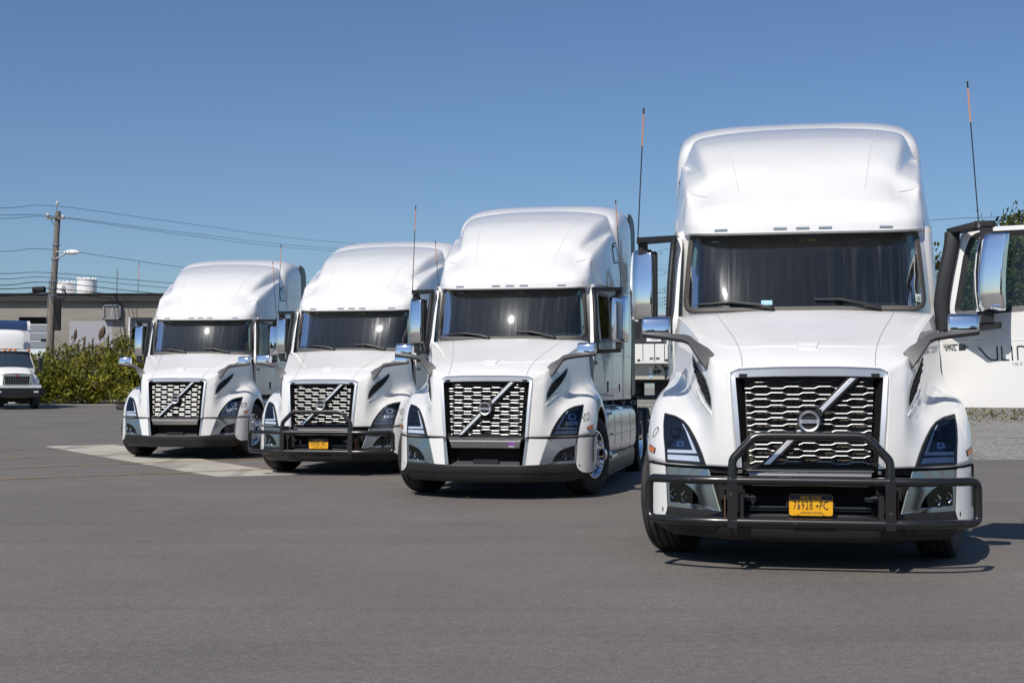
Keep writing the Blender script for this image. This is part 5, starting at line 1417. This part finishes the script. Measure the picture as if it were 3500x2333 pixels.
# tree seen through the open door window, plus a neighbour whose twigs show left of the mirror
def tree(x, y, h, w, seed, label, n=130, group=None, ksz=1.):
    rr = random.Random(seed); g0 = gzz(x, min(y, 130))
    t = empty('tree', (x, y, g0)); tag(t, label, 'tree', group)
    mb = MB(); mb.tube([(0, 0, 0), (.1, 0, h*.25), (.0, .1, h*.5), (.1, 0, h*.85)], [.035*h, .027*h, .018*h, .004*h], 9, 'bark'); limbs = []
    for i in range(9):
        z = h*rr.uniform(.22, .7); a = rr.uniform(0, 6.283); L = w*rr.uniform(.5, .85)*(1-.5*(z/h))
        e_ = Vector((math.cos(a)*L, math.sin(a)*L, z+L*rr.uniform(.3, .7))); mb.tube([(0, 0, z), (e_.x*.5, e_.y*.5, z+(e_.z-z)*.6), tuple(e_)], [.012*h, .008*h, .003*h], 6, 'bark'); limbs.append(e_)
    mb.build('trunk', t)
    sp = []
    for i in range(n):
        q = Vector((rr.gauss(0, 1), rr.gauss(0, 1), rr.gauss(0, 1))).normalized()*rr.uniform(.35, 1.)**.6
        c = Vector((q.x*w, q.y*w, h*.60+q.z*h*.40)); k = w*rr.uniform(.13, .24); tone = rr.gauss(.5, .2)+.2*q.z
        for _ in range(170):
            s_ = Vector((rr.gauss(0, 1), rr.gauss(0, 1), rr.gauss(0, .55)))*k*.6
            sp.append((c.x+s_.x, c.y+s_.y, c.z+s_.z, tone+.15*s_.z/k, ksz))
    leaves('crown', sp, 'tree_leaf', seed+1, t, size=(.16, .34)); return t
tree(at(3640, 62), 62, at(0, 62, 800)[1]+.2, 5.6, 21, 'tall full green tree seen through the open door window', 420)
tree(at(3325, 75), 75, at(0, 75, 1040)[1], .5, 31, 'small sprig of a young tree left of the open door mirror', 5)
# weeds between gravel and the far field
sp = []
for i in range(5200):
    x = rr.uniform(9, 40); y = rr.uniform(46, 54)+rr.gauss(0, 1.2); sp.append((x, y, gzz(x, y)+rr.uniform(0, .16), rr.gauss(.6, .25), .8))
o = leaves('weeds', sp, 'reed_leaf', 8, size=(.08, .22)); tag(o, 'sparse dry weeds in the gravel beyond the open door', 'weeds', kind='stuff')
# ------------------------------------------------------------------ box truck far left
bt_ = empty('box_truck', (at(59, 60.6), 60.6, gzz(at(59, 60.6), 61.3)+.014), .58); tag(bt_, 'white box truck with black bumper, parked at the left edge before the bushes', 'box truck')
mb = MB()
F = [[(0,.0,1.60),(.45,.02,1.585),(.62,.06,1.56),(.72,.18,1.50)],[(0,.35,1.72),(.5,.36,1.70),(.68,.40,1.66),(.80,.48,1.58)],[(0,1.0,1.90),(.5,1.0,1.885),(.74,1.02,1.85),(.88,1.05,1.74)]]
full = [[(-x, y, z) for x, y, z in r[:0:-1]]+r for r in F]
mb.grid(patch(full, 3, 4), 'white_plain', flip=True)
B = [[(.58,.03,1.56),(.60,.02,1.30),(.60,.02,1.05)],[(.72,.18,1.50),(.76,.16,1.30),(.74,.12,1.05)],[(.80,.48,1.58),(.98,.42,1.42),(1.03,.30,1.05)],[(.86,.85,1.68),(1.10,.80,1.42),(1.16,.55,1.05)],[(.88,1.05,1.74),(1.12,1.10,1.38),(1.18,.80,1.05)]]
for s in (1, -1): mb.grid(patch([[(s*x, y, z) for x, y, z in r] for r in B], 4, 4), 'white_plain', flip=s > 0)
mb.box((0,.10,1.02), (2.1,.24,.12), 'white_plain')
mb.build('hood', bt_, smooth=45)
mb = MB(); mb.prism(rounded([(-.50,1.09),(.50,1.09),(.58,1.50),(-.58,1.50)], .06), lambda u, v, d: (u, d, v), -.01, .06, 'black_plastic')
for i in range(15): mb.box((-.52+i*.0743,-.02,1.30), (.02,.03,.36), 'bracket_grey')
mb.build('grille', bt_, smooth=0)
mb = MB(); P = rounded([(-.54,1.055),(.54,1.055),(.63,1.54),(-.63,1.54)], .08); ring(P, inset(P, .05), lambda u, v: (u, -.025, v), 60, mb, 'chrome'); mb.build('grille_rim', bt_, smooth=0)
mb = MB(); mb.prism([(0,1.56),(.05,1.50),(0,1.43),(-.05,1.50)], lambda u, v, d: (u, d, v), -.05, -.02, 'red_lens'); mb.build('hood_emblem', bt_, smooth=0)
for s in (-1, 1):
    mb = MB(); mb.add([(s*.70,.10,1.14),(s*1.02,.28,1.18),(s*1.06,.36,1.37),(s*.78,.14,1.30)], [(0, 1, 2, 3)], 'clear_marker'); mb.add([(s*.74,.09,1.17),(s*.98,.22,1.20),(s*1.02,.30,1.33),(s*.80,.11,1.28)], [(0, 1, 2, 3)], 'lens_bar'); mb.build('headlight', bt_, smooth=0)
mb = MB(); mb.box((0,.02,.74), (1.9,.34,.40), 'black_plastic')
for s in (-1, 1): mb.box((s*1.0,.14,.78), (.32,.36,.34), 'black_plastic', Matrix.Rotation(s*.5, 3, 'Z')); mb.box((s*.80,-.16,.78), (.20,.02,.07), 'lens_bar')
mb.build('bumper', bt_, smooth=0, bevel=.03)
mb = MB(); mb.box((-.25,-.14,.30), (.30,.02,.05), 'paper'); mb.box((0,.4,.40), (1.2,.1,.24), 'black_matte'); mb.build('lower_bracket', bt_, smooth=0)
mb = MB()
C = [[(x*1.0, 1.02+.12*x*x, 1.86) for x in (-.98,-.6,0,.6,.98)], [(x*.86, 1.55+.12*x*x, 2.62) for x in (-.98,-.6,0,.6,.98)]]
mb.grid(C, 'dark_pane'); mb.build('windshield', bt_, smooth=60)
mb = MB()
mb.add([(-1.04,1.1,1.2),(1.04,1.1,1.2),(1.04,1.1,1.86),(-1.04,1.1,1.86),(-1.06,3.0,1.0),(1.06,3.0,1.0),(1.0,3.0,2.68),(-1.0,3.0,2.68),(-.90,1.60,2.64),(.90,1.60,2.64)], [(1, 5, 6, 9, 2), (4, 0, 3, 8, 7), (8, 9, 6, 7), (0, 1, 2, 3)], 'white_plain')
mb.box((0,1.56,2.66), (1.80,.20,.09), 'white_plain'); mb.build('cab', bt_, smooth=0, bevel=.02)
for x in (-.84,-.22,0,.22,.84):
    mb = MB(); mb.lathe([(-.06, 0), (-.05, .05), (.02, .06)], (x, 1.46, 2.69), 'Y', 10, 'tail_orange'); mb.build('clearance_light', bt_)
mb = MB(); rows = []
for y, w, z in ((1.62,.66,2.74),(1.66,.70,3.1),(1.80,.71,3.45),(2.1,.70,3.60),(2.45,.69,3.62)): rows.append([(-w, y+.12, 2.70), (-w, y+.05, z-.12), (-w*.9, y, z), (0, y-.03, z+.02), (w*.9, y, z), (w, y+.05, z-.12), (w, y+.12, 2.70)])
mb.grid(patch(rows, 3, 3), 'white_plain'); mb.build('roof_fairing', bt_, smooth=50)
mb = MB(); mb.box((0,6.0,2.42), (2.44,6.6,2.50), 'white_plain'); mb.build('cargo_box', bt_, smooth=0, bevel=.03)
mb = MB(); mb.grid([[(x, 2.69-.0+d, z) for x in (-1.10, 1.10)] for z, d in ((3.67, -.02), (3.9, -.02), (4.05, .08), (4.11, .3))], 'truck_blue')
mb.grid([[(x, 2.66+d, z) for x in (1.06, 1.20)] for z, d in ((3.66, -.01), (3.9, -.01), (4.08, .1))], 'white_plain'); mb.build('box_nose', bt_, smooth=50)
mb = MB(); mb.box((1.19, 2.66, 3.80), (.05, .03, .05), 'red_lens'); mb.build('marker_lamp', bt_, smooth=0)
for s in (-1, 1):
    mm = empty('side_mirror', (s*1.05, 1.0, 1.62)); mm.parent = bt_
    mb = MB(); mb.box((s*.22, .0, .42), (.18, .14, .62), 'black_plastic'); mb.build('mirror_head', mm, smooth=0, bevel=.03)
    mb = MB(); mb.tube([(-.10*s, 0, -.10), (s*.02, 0, .08), (s*.16, 0, .18)], .04, 8, 'black_plastic'); mb.build('mirror_arm', mm)
for y in (.85, 7.6):
    for s in (-1, 1):
        mb = MB(); mb.lathe([(s*a, r) for a, r in ((-.14,.28),(-.14,.44),(-.11,.49),(.11,.49),(.14,.44),(.14,.28))], (s*.97, y, .49), 'X', 28, 'tyre_rubber', flip=s < 0); mb.build('wheel', bt_)
mb = MB(); mb.box((0, 4.5, .85), (.9, 8, .25), 'frame_steel'); mb.build('chassis', bt_, smooth=0)
# ------------------------------------------------------------------ refrigerated trailer between the two right-hand trucks
TD2 = 68.0; tx = at(2196, TD2); tz = gzz(tx, TD2)
tr_ = empty('semi_trailer', (tx, TD2, tz), -.155); tag(tr_, 'white refrigerated trailer with a black grille, seen in the gap between two trucks', 'trailer')
def tv(v): return 1.334+(1328.6-v)/4642*TD2-tz
def tu(u): return (u-2196)/4642*TD2
mb = MB(); mb.box((0, 7.2, (tv(1078)+tv(1296))/2), (2.6, 14.0, tv(1078)-tv(1296)), 'trailer_white'); mb.build('cargo_box', tr_, smooth=0, bevel=.03)
mb = MB(); mb.box((0, .19, (tv(1243)+tv(1296))/2), (2.54, .04, tv(1243)-tv(1296)), 'trailer_nose')
for u, v, m in ((2224, 1259, 'paper'), (2224, 1270, 'paper'), (2224, 1285, 'sky_blue_paper'), (2280, 1268, 'sky_blue_paper')): mb.box((tu(u), .16, tv(v)), (.18, .03, .10), m)
for u, v, r in ((2238, 1271, .10), (2251, 1269, .11), (2278, 1258, .09)): mb.lathe([(.10, 0), (.10, r), (.2, r)], (tu(u), 0, tv(v)), 'Y', 14, 'black_plastic')
mb.box((tu(2241), .15, tv(1253)), (.08, .06, .14), 'black_plastic')
mb.tube(cr([(tu(2262), .1, tv(1246)), (tu(2270), .05, tv(1256)), (tu(2276), .05, tv(1275)), (tu(2272), .1, tv(1292))], 5), .04, 6, 'black_plastic'); mb.build('nose_panel', tr_, smooth=0)
ru = empty('cooling_unit', (0, 0, 0)); ru.parent = tr_
mb = MB(); mb.box((0, -.10, (tv(1100)+tv(1174))/2), (2.05, .55, tv(1100)-tv(1174)), 'reefer_grille')
for i in range(9): mb.box((-.55, -.39, tv(1102)-.09*i-.05), (.9, .03, .03), 'black_plastic')
mb.build('grille_panel', ru, smooth=0)
mb = MB(); mb.box((0, -.10, (tv(1085)+tv(1099))/2), (2.0, .5, tv(1085)-tv(1099)), 'trailer_white'); mb.box((.3, -.05, tv(1077)), (1.9, .3, .14), 'steel_grey'); mb.build('top_cowl', ru, smooth=0, bevel=.02)
P = [(tu(2107+9), tu(2199)), (tu(2199.5), tu(2238.5)), (tu(2239.5), tu(2272)), (tu(2272.6), tu(2284))]
for i, (a, b) in enumerate(P):
    mb = MB(); mb.box(((a+b)/2, -.12+(.05 if i == 3 else 0), (tv(1176)+tv(1236))/2), (b-a-.02, .54, tv(1176)-tv(1236)), 'trailer_white'); o = mb.build('cabinet_door', ru, smooth=0, bevel=.02)
mb = MB(); mb.box((tu(2200), -.12, tv(1239)), (P[-1][1]-P[0][0], .58, .08), 'trailer_white')
for u in (2228, 2249): mb.box((tu(u), -.40, tv(1225)), (.19, .03, .085), 'bracket_grey')
for u in (2185, 2279): mb.box((tu(u), -.40, tv(1231)), (.14, .03, .10), 'black_plastic')
mb.build('cabinet_sill', ru, smooth=0)
mb = MB(); mb.box((tu(2236.5), -.40, tv(1160)), (.72, .03, .23), 'paper'); text_pts('333', .20, Matrix.Translation((tu(2237), -.418, tv(1159.5))) @ FRONT, mb, 'ink', extrude=.001, shear=.2); mb.build('number_plate', ru, smooth=0)
mb = MB()
for s in (-1, 1):
    mb.box((s*.8, 2.6, .55), (.16, .16, 1.1), 'black_plastic'); mb.box((s*.8, 2.6, .03), (.3, .3, .06), 'black_plastic')
mb.box((0, 7.2, tv(1300)), (2.5, 13.8, .16), 'black_matte'); mb.build('landing_gear', tr_, smooth=0)
mb = MB(); mb.box((.92, 5.0, .58), (1.05, 2.2, .72), 'bracket_grey'); mb.build('fuel_tank', tr_, smooth=0, bevel=.05)
for y in (11.2, 12.5):
    for s in (-1, 1):
        mb = MB(); mb.lathe([(s*a, r) for a, r in ((-.3,.26),(-.3,.48),(-.27,.52),(.27,.52),(.3,.48),(.3,.26),(.2,.24),(.12,0))], (s*.95, y, .52), 'X', 28, 'tyre_rubber', flip=s < 0); mb.build('wheel', tr_)
# old tyre lying at the asphalt edge
x, y = at(438, 60.5), 60.5
mb = MB(); mb.lathe([(0,.26),(0,.44),(.04,.49),(.12,.505),(.20,.49),(.245,.44),(.245,.26)], (x, y, gzz(x, y)+.014), 'Z', 36, 'tyre_rubber'); tag(mb.build('tyre', fixn=True), 'old black tyre lying flat by the bushes beside the leftmost big truck', 'tyre')
# ------------------------------------------------------------------ across the yard, behind the viewer (mirrored in the chrome and paint)
for i, (x, y, h, w) in enumerate(((-34, -62, 13, 5.5), (-20, -70, 11, 4.5), (2, -66, 14, 5.2), (16, -58, 10, 4.2), (30, -64, 15, 6.))):
    tree(x, y, h, w, 60+i*3, ('broad', 'slim', 'tall', 'small', 'very large')[i]+' tree across the yard behind the viewer', 46, 'trees across the yard', 2.6)
b2 = empty('depot', (-4, -52, gzz(-4, -52))); tag(b2, 'long low dark brick depot across the yard behind the viewer', 'building')
mb = MB(); mb.box((0, 0, 2.6), (44, 8, 5.2), 'reefer_grille'); mb.build('wall', b2, smooth=0)
mb = MB(); mb.box((0, 0, 5.35), (44.6, 8.6, .3), 'fascia_black'); mb.build('roof', b2, smooth=0)
